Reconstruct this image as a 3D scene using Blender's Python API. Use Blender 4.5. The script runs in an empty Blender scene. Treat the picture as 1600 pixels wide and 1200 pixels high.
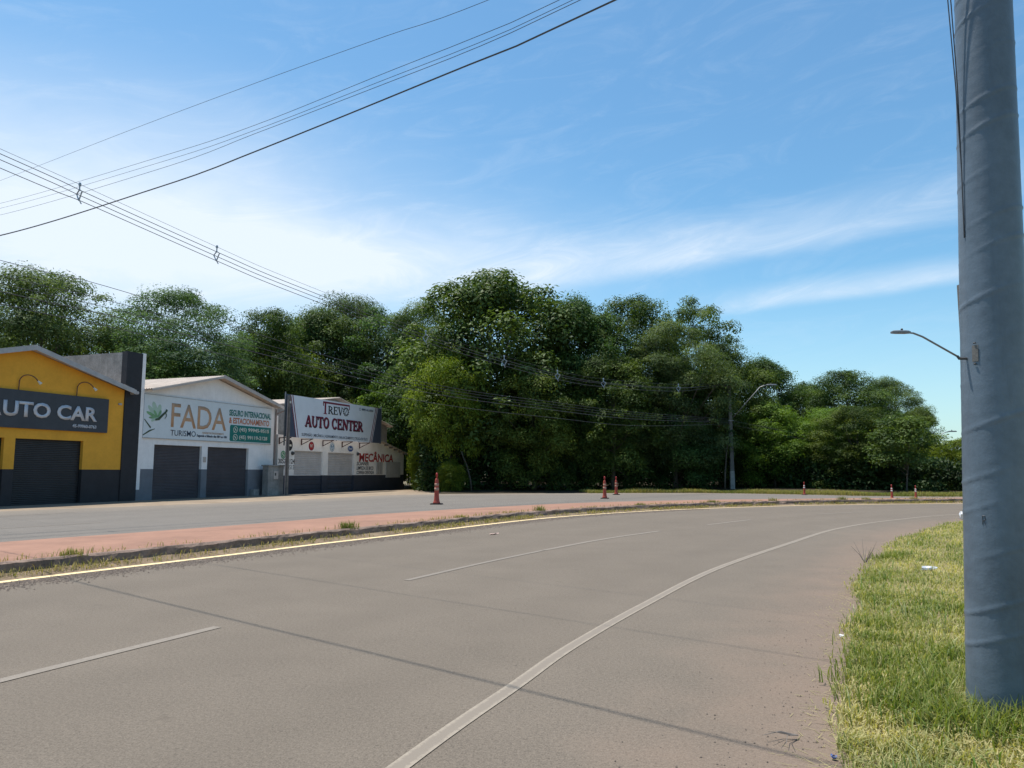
import bpy, bmesh, math, random
import numpy as np
from mathutils import Vector, Matrix
R = math.radians
sc = bpy.context.scene
COL = sc.collection

# ------------------------------------------------------------------ camera
cd = bpy.data.cameras.new('camera'); cam = bpy.data.objects.new('camera', cd); COL.objects.link(cam)
cam.location = (0, 0, 1.5); cam.rotation_euler = (R(90) + math.atan(138 / 1200), 0, 0)
cd.sensor_width = 36; cd.lens = 27; cd.clip_start = 0.05; cd.clip_end = 3000
sc.camera = cam

# ------------------------------------------------------------------ sun and sky
SUN_EL, SUN_AZ = R(72), math.atan2(-.80, .60)          # high noon sun, ahead and to the left
SD = Vector((math.sin(SUN_AZ) * math.cos(SUN_EL), math.cos(SUN_AZ) * math.cos(SUN_EL), math.sin(SUN_EL)))
sl = bpy.data.lights.new('sun', 'SUN'); so = bpy.data.objects.new('sun', sl); COL.objects.link(so)
sl.energy = 4.4; sl.angle = R(.7); sl.color = (1, .95, .87)
so.rotation_euler = SD.to_track_quat('Z', 'Y').to_euler(); so.location = (0, 0, 60)
sc.view_settings.view_transform = 'Standard'; sc.view_settings.look = 'None'
sc.view_settings.exposure = 0.45; sc.view_settings.gamma = 1; sc.view_settings.use_curve_mapping = False
cy = sc.cycles
cy.max_bounces = 6; cy.diffuse_bounces = 3; cy.glossy_bounces = 2; cy.transmission_bounces = 3; cy.transparent_max_bounces = 6
cy.caustics_reflective = False; cy.caustics_refractive = False; cy.use_denoising = True

W = bpy.data.worlds.new('World'); sc.world = W; W.use_nodes = True
wt = W.node_tree; wt.nodes.clear()


class N:
    """tiny expression builder over Math nodes"""
    tree = None

    def __init__(s, sock): s.s = sock

    @staticmethod
    def op(o, *a):
        n = N.tree.nodes.new('ShaderNodeMath'); n.operation = o
        for i, v in enumerate(a):
            if isinstance(v, N): N.tree.links.new(v.s, n.inputs[i])
            else: n.inputs[i].default_value = v
        return N(n.outputs[0])

    def __add__(s, o): return N.op('ADD', s, o)
    __radd__ = __add__
    def __sub__(s, o): return N.op('SUBTRACT', s, o)
    def __rsub__(s, o): return N.op('SUBTRACT', o, s)
    def __mul__(s, o): return N.op('MULTIPLY', s, o)
    __rmul__ = __mul__
    def __truediv__(s, o): return N.op('DIVIDE', s, o)
    def clamp(s):
        r = N.op('ADD', s, 0.0); r.s.node.use_clamp = True; return r

    def step(s, a, b):                                # smoothstep from a to b
        n = N.tree.nodes.new('ShaderNodeMapRange'); n.interpolation_type = 'SMOOTHSTEP'
        N.tree.links.new(s.s, n.inputs[0]); n.inputs[1].default_value = a; n.inputs[2].default_value = b
        return N(n.outputs[0])

    def bump(s, c, w):                                # gaussian bell
        d = (s - c) / w
        return N.op('POWER', 2.718, 0 - d * d)


def noise_at(tree, vec, scale, detail=5, rough=.6, dist=0.):
    n = tree.nodes.new('ShaderNodeTexNoise'); tree.links.new(vec, n.inputs['Vector'])
    n.inputs['Scale'].default_value = scale; n.inputs['Detail'].default_value = detail
    n.inputs['Roughness'].default_value = rough; n.inputs['Distortion'].default_value = dist
    return N(n.outputs['Fac'])


N.tree = wt
sky = wt.nodes.new('ShaderNodeTexSky'); sky.sky_type = 'NISHITA'; sky.sun_disc = False
sky.sun_elevation = SUN_EL; sky.sun_rotation = SUN_AZ; sky.air_density = 1.15; sky.dust_density = .6; sky.ozone_density = 2.2
tc = wt.nodes.new('ShaderNodeTexCoord'); sp = wt.nodes.new('ShaderNodeSeparateXYZ'); wt.links.new(tc.outputs['Generated'], sp.inputs[0])
dx, dy, dz = (N(sp.outputs[i]) for i in range(3))
az = N.op('ARCTAN2', dx, dy) * 57.2958
el = N.op('ARCSINE', dz) * 57.2958
cv = wt.nodes.new('ShaderNodeCombineXYZ')
wt.links.new((az * .045 - el * .02).s, cv.inputs[0]); wt.links.new((el * .16 - az * .02).s, cv.inputs[1])
fib = noise_at(wt, cv.outputs[0], 2.6, 12, .68, 1.3)
cv2 = wt.nodes.new('ShaderNodeCombineXYZ'); wt.links.new((az * .05).s, cv2.inputs[0]); wt.links.new((el * .09).s, cv2.inputs[1])
cv2.inputs[2].default_value = 7.3
soft = noise_at(wt, cv2.outputs[0], 1.5, 5, .5, .4)
wob = (soft - .5) * 3.5
# cirrus bands, in degrees of bearing and height
e1 = el - (13.9 + (az - 2) * .10) + wob * .55
b1 = e1.step(-1.0, .5) * (1 - e1.step(.3, 4.2)) * az.step(-9, 6) * (1 - az.step(14, 38) * .72)
e2 = el - (11.65 + (az - 16) * .055) + wob * .28
b2 = e2.step(-.7, .25) * (1 - e2.step(.1, 2.0)) * az.step(12, 20) * (1 - az.step(33, 50))
veil = (az + wob * 2).bump(-29, 19) * (el + wob).bump(16.0, 7.0)
veil2 = (az + wob * 2).bump(-10, 14) * (el + wob).bump(15.5, 3.0)
low = 1 - el.step(1, 15)
thin = (fib - .45).step(0, .3) * el.step(4, 12) * (1 - el.step(24, 45) * .75)
cl = b1 * (fib * 1.0 + .12) * .82 + b2 * (fib * 1.0 + .12) * .78 + veil * (fib * .45 + .78) * 1.06 + veil2 * (fib * .9 + .25) * .85 + low * .30 + thin * .10
cl = cl.clamp()
bg = wt.nodes.new('ShaderNodeBackground'); ow = wt.nodes.new('ShaderNodeOutputWorld')
mx = wt.nodes.new('ShaderNodeMix'); mx.data_type = 'RGBA'
tn = wt.nodes.new('ShaderNodeMix'); tn.data_type = 'RGBA'; tn.blend_type = 'MULTIPLY'; tn.inputs[0].default_value = 1
wt.links.new(sky.outputs[0], tn.inputs[6]); tn.inputs[7].default_value = (.66, .97, 1.05, 1)
wt.links.new((cl * .93).s, mx.inputs[0]); wt.links.new(tn.outputs[2], mx.inputs[6]); mx.inputs[7].default_value = (5.9, 6.5, 7.2, 1)
wt.links.new(mx.outputs[2], bg.inputs[0]); bg.inputs[1].default_value = .11
wt.links.new(bg.outputs[0], ow.inputs[0])

# ------------------------------------------------------------------ helpers
random.seed(4)
RNG = np.random.default_rng(7)


def tag(o, label=None, cat=None, group=None, kind=None):
    if label: o['label'] = label
    if cat: o['category'] = cat
    if group: o['group'] = group
    if kind: o['kind'] = kind
    return o


def link(name, me, mat=None, parent=None):
    o = bpy.data.objects.new(name, me); COL.objects.link(o)
    if mat is not None and me is not None and not me.materials: me.materials.append(mat)
    if parent: o.parent = parent
    return o


def empty(name, loc=(0, 0, 0), rz=0.):
    o = bpy.data.objects.new(name, None); COL.objects.link(o); o.location = loc; o.rotation_euler = (0, 0, rz)
    o.empty_display_size = .2
    return o


class MB:
    """collects pieces of one mesh"""
    def __init__(s): s.v = []; s.f = []; s.a = []

    def add(s, vs, fs):
        b = len(s.v); s.v += [tuple(v) for v in vs]; s.f += [tuple(b + i for i in f) for f in fs]; return s

    def box(s, x0, x1, y0, y1, z0, z1):
        return s.add([(x, y, z) for z in (z0, z1) for y in (y0, y1) for x in (x0, x1)],
                     [(0, 2, 3, 1), (4, 5, 7, 6), (0, 1, 5, 4), (2, 6, 7, 3), (0, 4, 6, 2), (1, 3, 7, 5)])

    def prism(s, pts, y0, y1):                       # polygon in x,z pulled along y (y0 is the front)
        n = len(pts); vs = [(x, y0, z) for x, z in pts] + [(x, y1, z) for x, z in pts]
        return s.add(vs, [tuple(range(n)), tuple(range(2 * n - 1, n - 1, -1))] + [(i, i + n, (i + 1) % n + n, (i + 1) % n) for i in range(n)])

    def tube(s, pts, rad, seg=8, cap=True):
        pts = [Vector(p) for p in pts]; k = len(pts)
        if not hasattr(rad, '__len__'): rad = [rad] * k
        b = len(s.v); up = Vector((.31, .17, .93))
        for i, p in enumerate(pts):
            t = (pts[min(i + 1, k - 1)] - pts[max(i - 1, 0)]).normalized()
            a = t.cross(up); a = a.normalized() if a.length > .05 else Vector((1, 0, 0)); c = t.cross(a)
            for j in range(seg):
                th = 2 * math.pi * j / seg
                s.v.append(tuple(p + (a * math.cos(th) + c * math.sin(th)) * rad[i]))
        for i in range(k - 1):
            for j in range(seg):
                q = (j + 1) % seg
                s.f.append((b + i * seg + j, b + i * seg + q, b + (i + 1) * seg + q, b + (i + 1) * seg + j))
        if cap:
            s.f.append(tuple(b + j for j in range(seg))[::-1]); s.f.append(tuple(b + (k - 1) * seg + j for j in range(seg)))
        return s

    def lathe(s, prof, seg=20, cx=0, cy=0, cap=True):
        b = len(s.v)
        for r, z in prof:
            for j in range(seg):
                th = 2 * math.pi * j / seg; s.v.append((cx + r * math.cos(th), cy + r * math.sin(th), z))
        for i in range(len(prof) - 1):
            for j in range(seg):
                q = (j + 1) % seg
                s.f.append((b + i * seg + j, b + i * seg + q, b + (i + 1) * seg + q, b + (i + 1) * seg + j))
        if cap:
            s.f.append(tuple(b + j for j in range(seg))[::-1]); s.f.append(tuple(b + (len(prof) - 1) * seg + j for j in range(seg)))
        return s

    def mesh(s, name):
        me = bpy.data.meshes.new(name); me.from_pydata(s.v, [], s.f); me.update(); return me

    def build(s, name, mat, parent=None, smooth=False, bevel=0.):
        me = s.mesh(name)
        if bevel:
            bm = bmesh.new(); bm.from_mesh(me); bmesh.ops.bevel(bm, geom=list(bm.edges), offset=bevel, segments=2, affect='EDGES', profile=.6)
            bm.to_mesh(me); bm.free()
        if smooth:
            for p in me.polygons: p.use_smooth = True
        return link(name, me, mat, parent)


def quads(name, co, tint, mat, parent=None):          # co (n,4,3) loose quads with one tint value each
    n = len(co); me = bpy.data.meshes.new(name)
    me.vertices.add(n * 4); me.vertices.foreach_set('co', co.astype(np.float32).ravel())
    me.loops.add(n * 4); me.loops.foreach_set('vertex_index', np.arange(n * 4, dtype=np.int32))
    me.polygons.add(n); me.polygons.foreach_set('loop_start', np.arange(n, dtype=np.int32) * 4)
    at = me.attributes.new('tint', 'FLOAT', 'FACE'); at.data.foreach_set('value', tint.astype(np.float32))
    me.update(calc_edges=True)
    if mat: me.materials.append(mat)
    if parent is False: return me
    return link(name, me, None, parent)


def spline(pts, n):                                   # Catmull-Rom through pts, n samples evenly along
    P = [np.array(p, float) for p in pts]; P = [2 * P[0] - P[1]] + P + [2 * P[-1] - P[-2]]; out = []
    for i in range(1, len(P) - 2):
        for t in np.linspace(0, 1, 24, endpoint=False):
            a, b, c, d = P[i - 1], P[i], P[i + 1], P[i + 2]
            out.append(.5 * (2 * b + (c - a) * t + (2 * a - 5 * b + 4 * c - d) * t * t + (3 * b - a - 3 * c + d) * t ** 3))
    out.append(P[-2]); out = np.array(out)
    s = np.concatenate([[0], np.cumsum(np.linalg.norm(np.diff(out, axis=0), axis=1))])
    q = np.linspace(0, s[-1], n)
    return np.stack([np.interp(q, s, out[:, k]) for k in range(out.shape[1])], 1)


def offset(line, d):                                  # to the right of travel by d
    t = np.gradient(line[:, :2], axis=0); t /= np.linalg.norm(t, axis=1)[:, None]
    o = line.copy(); o[:, 0] += t[:, 1] * d; o[:, 1] -= t[:, 0] * d
    return o


# ------------------------------------------------------------------ materials
def newmat(name):
    m = bpy.data.materials.new(name); m.use_nodes = True; t = m.node_tree
    return m, t, t.nodes['Principled BSDF']


def ramp(t, fac, stops):
    r = t.nodes.new('ShaderNodeValToRGB'); t.links.new(fac, r.inputs[0]); e = r.color_ramp.elements
    while len(e) < len(stops): e.new(.5)
    for k, (p, c) in enumerate(stops): e[k].position = p; e[k].color = (*c, 1)
    return r.outputs[0]


def mixc(t, fac, a, b, mode='MIX'):
    n = t.nodes.new('ShaderNodeMix'); n.data_type = 'RGBA'; n.blend_type = mode
    for v, i in ((fac, 0), (a, 6), (b, 7)):
        if isinstance(v, N): t.links.new(v.s, n.inputs[i])
        elif isinstance(v, (int, float)): n.inputs[i].default_value = v
        elif isinstance(v, tuple): n.inputs[i].default_value = (*v, 1)
        else: t.links.new(v, n.inputs[i])
    return n.outputs[2]


def bumpn(t, b, h, strength, dist=.01):
    n = t.nodes.new('ShaderNodeBump'); n.inputs['Strength'].default_value = strength; n.inputs['Distance'].default_value = dist
    t.links.new(h.s if isinstance(h, N) else h, n.inputs['Height']); t.links.new(n.outputs[0], b.inputs['Normal'])


def coords(t, kind='Object', scale=None):
    c = t.nodes.new('ShaderNodeTexCoord').outputs[kind]
    if scale:
        m = t.nodes.new('ShaderNodeMapping'); t.links.new(c, m.inputs[0]); m.inputs['Scale'].default_value = scale; c = m.outputs[0]
    return c


def plain(name, c, rough=.7, var=.18, scale=3., streak=0., bump=.0, bscale=60., metal=0., spec=.4):
    """a painted or worn surface: two-scale colour variation, optional vertical streaks, fine relief"""
    m, t, b = newmat(name); N.tree = t
    co = coords(t)
    k = noise_at(t, co, scale, 6, .65) * .7 + noise_at(t, co, scale * 9, 4, .6) * .3
    dark = tuple(x * (1 - var * 1.6) for x in c); lite = tuple(min(1, x * (1 + var * .7)) for x in c)
    col = ramp(t, k.s, [(.3, dark), (.68, lite)])
    if streak:
        st = noise_at(t, coords(t, 'Object', (5, 5, .35)), 1.6, 6, .7).step(.52, .75) * streak
        col = mixc(t, st, col, tuple(x * .45 + .01 for x in c))
    t.links.new(col, b.inputs['Base Color'])
    b.inputs['Roughness'].default_value = rough; b.inputs['Metallic'].default_value = metal; b.inputs['Specular IOR Level'].default_value = spec
    if bump: bumpn(t, b, noise_at(t, co, bscale, 5, .6), bump)
    return m


def leafmat(name, dark, lite, gloss=.5, trans=.32):
    m, t, b = newmat(name); N.tree = t
    a = t.nodes.new('ShaderNodeAttribute'); a.attribute_name = 'tint'
    oi = t.nodes.new('ShaderNodeObjectInfo')
    k = (N(a.outputs['Fac']) * .85 + N(oi.outputs['Random']) * .25 - .05).clamp()
    col = ramp(t, k.s, [(0, dark), (1, lite)])
    rnd = N.op('FRACT', N(oi.outputs['Random']) * 7.31)
    col = mixc(t, 1., col, ramp(t, rnd.s, [(0, (1.18, 1.02, .75)), (.5, (1, 1, 1)), (1, (.80, .98, 1.15))]), 'MULTIPLY')
    t.links.new(col, b.inputs['Base Color']); b.inputs['Roughness'].default_value = gloss + .1; b.inputs['Specular IOR Level'].default_value = .18
    tr = t.nodes.new('ShaderNodeBsdfTranslucent'); t.links.new(mixc(t, 1., col, (1.25, 1.3, .5), 'MULTIPLY'), tr.inputs[0])
    mix = t.nodes.new('ShaderNodeMixShader'); mix.inputs[0].default_value = trans
    t.links.new(b.outputs[0], mix.inputs[1]); t.links.new(tr.outputs[0], mix.inputs[2])
    t.links.new(mix.outputs[0], t.nodes['Material Output'].inputs[0])
    return m


def asphalt(name, base, dust, dustamt, edge_dust=True):
    m, t, b = newmat(name); N.tree = t; co = coords(t)
    big = noise_at(t, co, .16, 6, .6); mid = noise_at(t, co, 1.3, 6, .65); fine = noise_at(t, co, 38, 4, .8); agg = noise_at(t, co, 95, 2, .6)
    a = t.nodes.new('ShaderNodeAttribute'); a.attribute_name = 'across'; s = N(a.outputs['Fac'])
    pit = noise_at(t, co, 21, 3, .6).step(.64, .76)
    k = (big * .20 + mid * .20 + (fine - .5) * .95 + (agg - .5) * .95 + .31 - pit * .34)
    col = ramp(t, k.s, [(.28, tuple(x * .66 for x in base)), (.5, base), (.74, tuple(x * 1.30 for x in base))])
    track = (s.bump(.22, .045) + s.bump(.40, .045) + s.bump(.58, .04) + s.bump(.72, .04)) * (.06 + mid * .12)
    col = mixc(t, track, col, tuple(x * .6 for x in base))
    oil = (s.bump(.31, .035) + s.bump(.65, .03)) * noise_at(t, co, 2.6, 4, .6).step(.60, .72) * .38
    col = mixc(t, oil, col, tuple(x * .45 for x in base))
    if edge_dust:
        d = (s + (mid - .5) * .12 + (big - .5) * .14).step(.84, 1.0) * (mid * .7 + .62)
        d = d + (1 - (s + (mid - .5) * .06 + (fine - .5) * .05).step(.035, .10)) * (.55 + mid * .8) * 1.3
    else:
        d = (s + (mid - .5) * .2).step(.7, 1.0) * .6
    col = mixc(t, (d * dustamt).clamp(), col, mixc(t, fine, tuple(x * .75 for x in dust), tuple(x * 1.15 for x in dust)))
    t.links.new(col, b.inputs['Base Color']); b.inputs['Roughness'].default_value = .86; b.inputs['Specular IOR Level'].default_value = .22
    bumpn(t, b, fine * .6 + agg, .8, .008)
    return m


def soil(name, c1, c2, sc1=.5, bump=.8):
    m, t, b = newmat(name); N.tree = t; co = coords(t)
    k = noise_at(t, co, sc1, 7, .65) * .6 + noise_at(t, co, 22, 5, .7) * .4
    t.links.new(ramp(t, k.s, [(.34, c1), (.66, c2)]), b.inputs['Base Color']); b.inputs['Roughness'].default_value = .95; b.inputs['Specular IOR Level'].default_value = .15
    bumpn(t, b, noise_at(t, co, 45, 5, .7), bump, .015)
    return m


def paintmat(name, c, under, wear, mid=0.):
    """road paint worn through to the asphalt; 'across' runs over the line's width"""
    m, t, b = newmat(name); N.tree = t; co = coords(t)
    a = t.nodes.new('ShaderNodeAttribute'); a.attribute_name = 'across'; s = N(a.outputs['Fac'])
    w = noise_at(t, co, 7, 6, .75) * .30 + noise_at(t, co, 40, 5, .75) * .40 + noise_at(t, co, 120, 3, .7) * .30 + s.bump(.5, .28) * mid
    t.links.new(mixc(t, (w - wear).step(-.09, .09) * .9, c, under), b.inputs['Base Color']); b.inputs['Roughness'].default_value = .8
    return m


M = {}
ASP = (.160, .131, .102)
M['asphalt'] = asphalt('asphalt', ASP, (.245, .168, .122), .52)
M['asphalt_far'] = asphalt('asphalt_far', (.166, .147, .127), (.27, .22, .17), .7, False)
M['median'] = plain('pink_concrete', (.305, .162, .108), .9, .20, .7, 0, .25, 90)
M['kerb'] = plain('kerb_concrete', (.25, .175, .135), .95, .45, 2.5, 0, .8, 40)
M['shoulder'] = soil('sandy_shoulder', (.19, .145, .105), (.36, .285, .21), .6)
M['gutter'] = soil('gutter_dirt', (.12, .085, .06), (.30, .225, .15), 2.2)
M['ground'] = soil('ground_dirt', (.10, .085, .05), (.20, .16, .10), .2)
M['litter_soil'] = soil('forest_floor', (.030, .024, .016), (.075, .058, .036), .8)
M['turf'] = soil('turf_soil', (.15, .13, .055), (.32, .26, .135), 1.4)
M['white_paint'] = paintmat('white_line_paint', (.30, .250, .192), (.195, .160, .125), .565, .30)
M['dash_paint'] = paintmat('dash_paint', (.240, .202, .163), (.178, .147, .116), .49)
M['ghost_paint'] = paintmat('faded_dash_paint', (.205, .172, .139), (.19, .158, .127), .48)
M['yellow_paint'] = paintmat('yellow_line_paint', (.78, .60, .32), (.30, .22, .14), .74)
M['grass'] = leafmat('grass_blades', (.120, .180, .030), (.62, .52, .26), .55, .38)
M['weed'] = leafmat('weed_blades', (.07, .13, .018), (.42, .34, .16), .6, .3)
M['leaf_dark'] = leafmat('leaf_dark', (.022, .050, .016), (.115, .180, .050), .45, .30)
M['leaf_mid'] = leafmat('leaf_mid', (.026, .058, .016), (.150, .215, .050), .5, .34)
M['leaf_feather'] = leafmat('leaf_feather', (.042, .074, .030), (.170, .225, .082), .55, .36)
M['leaf_bright'] = leafmat('leaf_bright', (.062, .112, .016), (.215, .290, .040), .5, .38)
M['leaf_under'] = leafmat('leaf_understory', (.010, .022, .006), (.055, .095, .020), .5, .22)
M['bark'] = plain('bark', (.115, .095, .075), .9, .4, 3, .3, .8, 30)

# ------------------------------------------------------------------ ground, roads, median
YEL = [(-15.5, -12), (-12.2, 0), (-9.2, 6.2), (-7.02, 10.78), (-5.19, 14.2), (-4.04, 16.46), (-2.52, 19.17), (1.05, 25.5), (4.6, 29.6), (7.95, 32.3), (11.4, 34.4), (14.8, 35.9), (21.99, 37.7), (34, 39.2), (60, 40)]
MFAR = [(-21.5, -12), (-18, 0), (-13.7, 10.8), (-10.83, 16.51), (-9.36, 18.9), (-7.41, 22.3), (-4.4, 28.0), (1.48, 35.6), (6.46, 39.0), (13.2, 41.2), (19.59, 42.6), (34, 44), (60, 45)]
WHT = [(-3.6, -6), (-1.6, 1.2), (-.58, 4.12), (.02, 5.63), (.52, 6.88), (1.5, 8.96), (3.19, 12.25), (5.81, 16.46), (8.75, 20.9), (12.08, 24.6), (16.23, 28.0), (24, 31.5), (40, 34)]
GRS = [(-2.5, -8), (.55, 1.4), (1.67, 4.12), (2.13, 5.21), (3.0, 7.13), (4.13, 9.67), (5.9, 13.02), (8.47, 17.22), (10.9, 20.44), (14.49, 24.4), (22, 28.6), (36, 31.5), (60, 33)]
FARE = [(-31, -12), (-27.5, 8), (-24, 19.8), (-19.8, 30.1), (-15.4, 36.5), (-11.2, 44), (-7.6, 52), (-1, 54.6), (5, 56.0), (11, 56.8), (16, 55.5), (20, 52.4), (24.5, 48.6), (36, 47.8), (60, 48)]
NS = 260
KH = .215                                              # kerb height


def strip(name, A, B, mat, ncol=6, z=0., zf=None, parent=None, kind='structure', n=NS):
    a, b = (spline(x, n) if not isinstance(x, np.ndarray) else x for x in (A, B)); n = len(a)
    v = []; ac = []
    for i in range(n):
        for j in range(ncol + 1):
            s = j / ncol; p = a[i, :2] * (1 - s) + b[i, :2] * s
            v.append((p[0], p[1], z if zf is None else zf(p[0], p[1], s))); ac.append(s)
    f = [(i * (ncol + 1) + j, i * (ncol + 1) + j + 1, (i + 1) * (ncol + 1) + j + 1, (i + 1) * (ncol + 1) + j) for i in range(n - 1) for j in range(ncol)]
    me = bpy.data.meshes.new(name); me.from_pydata(v, [], f); me.update()
    if me.polygons[0].normal.z < 0: me.flip_normals()
    at = me.attributes.new('across', 'FLOAT', 'POINT'); at.data.foreach_set('value', np.array(ac, np.float32))
    o = link(name, me, mat, parent)
    if not parent: tag(o, kind=kind)
    return o


me = bpy.data.meshes.new('ground'); me.from_pydata([(-900, -300, -.06), (900, -300, -.06), (900, 1500, -.06), (-900, 1500, -.06)], [], [(0, 1, 2, 3)])
tag(link('ground', me, M['ground']), kind='structure')
yel, mfar, wht, grs, fare = (spline(x, NS) for x in (YEL, MFAR, WHT, GRS, FARE))
kerb_line = offset(yel, -.42)                          # kerb face stands behind the yellow line
near_road = strip('near_road', offset(yel, -.55), offset(grs, .25), M['asphalt'], 24, 0.)
far_road = strip('far_road', offset(mfar, .1), fare, M['asphalt_far'], 12, -.004)
strip('dirt_shoulder', offset(fare, .6), offset(fare, -14), M['shoulder'], 6, -.012)
median = strip('median_pavement', offset(kerb_line, -.15), mfar, M['median'], 6, zf=lambda x, y, s: KH - .016 - (KH - .05) * s ** 3)
# kerb with a chipped edge
mb = MB(); kn = 900; K = spline([tuple(p) for p in kerb_line], kn); rr = RNG.normal(0, 1, (kn, 3)); rr = (rr + np.roll(rr, 1, 0) + np.roll(rr, 2, 0)) / 2.2
t = np.gradient(K, axis=0); t /= np.linalg.norm(t, axis=1)[:, None]; nl = np.stack([-t[:, 1], t[:, 0]], 1)
for i in range(kn):
    for (d, z) in ((-.02, -.01), (.0 + .014 * rr[i, 0], KH * .45), (.02 + .018 * rr[i, 1], KH - .03 + .012 * rr[i, 2]), (.06, KH + .007 * rr[i, 0]), (.165, KH - .002), (.18, KH - .05)):
        mb.v.append((K[i, 0] + nl[i, 0] * d, K[i, 1] + nl[i, 1] * d, z))
mb.f = [(i * 6 + j, (i + 1) * 6 + j, (i + 1) * 6 + j + 1, i * 6 + j + 1) for i in range(kn - 1) for j in range(5)]
tag(mb.build('kerb', M['kerb']), kind='structure')
gz = RNG.normal(0, 1, 4000)
strip('gutter_dirt', offset(kerb_line, -.02), offset(yel, -.09), M['gutter'], 4, zf=lambda x, y, s: .075 * (1 - s) ** 1.6 + .006, parent=near_road)
# painted lines
strip('yellow_edge_line', offset(yel, -.085), offset(yel, .085), M['yellow_paint'], 4, .005, parent=near_road)
strip('white_edge_line', offset(wht, -.058), offset(wht, .058), M['white_paint'], 6, .005, parent=near_road)


def dash(p, q, w, mat, parent, via=None, z=.005):
    L = spline([p] + ([via] if via else []) + [q], 12)
    return strip('lane_dash', offset(L, -w / 2), offset(L, w / 2), mat, 4, z, parent=parent, n=12)


dash((-4.75, 3.3), (-2.87, 7.71), .11, M['dash_paint'], near_road)
dash((-1.47, 10.96), (.60, 15.10), .10, M['ghost_paint'], near_road, (-.5, 13.0))
dash((.62, 15.14), (3.77, 20.0), .12, M['dash_paint'], near_road, (2.1, 17.66))
dash((5.60, 22.35), (7.59, 24.75), .12, M['dash_paint'], near_road)
dash((10.96, 27.9), (13.3, 29.6), .12, M['dash_paint'], near_road)
dash((-14.6, 19.4), (-12.39, 23.55), .11, M['dash_paint'], far_road, z=.001)
dash((-18.9, 23.0), (-16.5, 29.4), .10, M['dash_paint'], far_road, z=.001)
dash((-7.55, 31.08), (-4.29, 35.9), .12, M['dash_paint'], far_road, z=.001)
dash((-2.11, 40.3), (1.76, 42.5), .12, M['dash_paint'], far_road, z=.001)


def hsh(x, y): return math.sin(x * 1.7 + y * .9) * math.sin(y * 1.3 - x * .6) * .5 + math.sin(x * 4.1 - y * 3.3) * .2


strip('grass_verge', grs, offset(grs, 22), M['turf'], 30, zf=lambda x, y, s: -.01 + min(1, s * 22 / .5) * .055 + .02 * hsh(x, y))
# forest floor behind the far road
FF = offset(fare, -.9)
sel = FF[fare[:, 0] > -5.5]
strip('forest_floor', sel, sel + np.array([[4., 75.]]), M['litter_soil'], 8, zf=lambda x, y, s: -.008 + .05 * min(1, s * 14) + 1.2 * s)

# ------------------------------------------------------------------ buildings
U = Vector((math.sin(R(20)), math.cos(R(20)), 0)); FN = Vector((U.y, -U.x, 0)); FO = Vector((-20.25, 41.62, 0)); FRZ = R(70)


def frontage(x, off=0.): return FO + U * x + FN * off  # point on the building line


C = {}
C['yellow'] = plain('yellow_render', (.80, .385, .040), .85, .12, .9, .10, .10, 50)
C['black'] = plain('black_paint', (.028, .027, .031), .65, .25, 2, .0, .08, 60)
C['shutter_black'] = plain('black_shutter', (.030, .031, .034), .45, .25, 1.5, 0, 0)
C['dark_slate'] = plain('dark_slate_paint', (.042, .046, .062), .7, .22, 1.2, .15, .1, 50)
C['grey_band'] = plain('grey_band_paint', (.165, .18, .205), .8, .16, 1.2, .25, .1, 50)
C['white'] = plain('white_render', (.86, .83, .815), .88, .10, 1.2, .22, .12, 50)
C['cream'] = plain('cream_render', (.85, .80, .76), .88, .12, 1.1, .25, .12, 50)
C['concrete'] = plain('raw_concrete', (.30, .29, .275), .92, .35, 1.6, .55, .35, 30)
C['fibre_roof'] = plain('fibre_cement', (.56, .47, .40), .9, .25, 1.5, 0, .2, 40)
C['fascia'] = plain('fascia_metal', (.44, .42, .41), .5, .2, 2, .2, 0)
C['soffit'] = plain('soffit_board', (.50, .44, .40), .85, .15, 2)
C['charcoal'] = plain('charcoal_board', (.052, .056, .066), .55, .15, 2)
C['silver'] = plain('silver_letters', (.58, .58, .62), .4, .06, 3)
C['shutter_grey'] = plain('grey_shutter', (.078, .073, .084), .5, .18, 1.2)
C['shutter_white'] = plain('white_shutter', (.50, .47, .46), .55, .14, 1.4, .12)
C['panel'] = plain('sign_panel', (.68, .72, .74), .45, .06, 1.3)
C['panel2'] = plain('sign_vinyl', (.74, .77, .82), .45, .06, 1.3)
C['tan'] = plain('tan_print', (.52, .325, .205), .5, .08, 3)
C['navy'] = plain('navy_print', (.032, .050, .085), .5, .1, 3)
C['teal'] = plain('teal_print', (.012, .175, .150), .5, .08, 3)
C['orange'] = plain('orange_print', (.55, .185, .085), .5, .08, 3)
C['cream_print'] = plain('pale_print', (.66, .64, .56), .5, .05, 3)
C['maroon'] = plain('maroon_print', (.20, .022, .050), .5, .12, 3)
C['red'] = plain('red_print', (.42, .035, .035), .6, .15, 4)
C['slate'] = plain('slate_print', (.075, .09, .135), .5, .1, 2)
C['ink'] = plain('ink_print', (.020, .022, .028), .6, .2, 4)
C['green'] = plain('green_print', (.02, .24, .10), .6, .12, 4)
C['wing'] = plain('wing_print', (.44, .58, .47), .5, .14, 6)
C['wing2'] = plain('leaf_print', (.21, .40, .20), .5, .2, 6)
C['body_green'] = plain('olive_print', (.052, .085, .045), .5, .25, 8)
C['blue'] = plain('blue_print', (.030, .075, .26), .4, .1, 4)
C['blue_grey'] = plain('blue_grey_print', (.17, .27, .38), .4, .1, 4)
C['bracket'] = plain('bracket_steel', (.10, .045, .045), .6, .3, 4)
C['steel'] = plain('galvanised', (.21, .215, .225), .42, .18, 5, 0, 0, 60, .5)
C['dark_steel'] = plain('dark_steel', (.06, .06, .065), .5, .2, 5)
C['wood'] = plain('wood_post', (.20, .175, .155), .9, .35, 3, .4, .5, 30)
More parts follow.
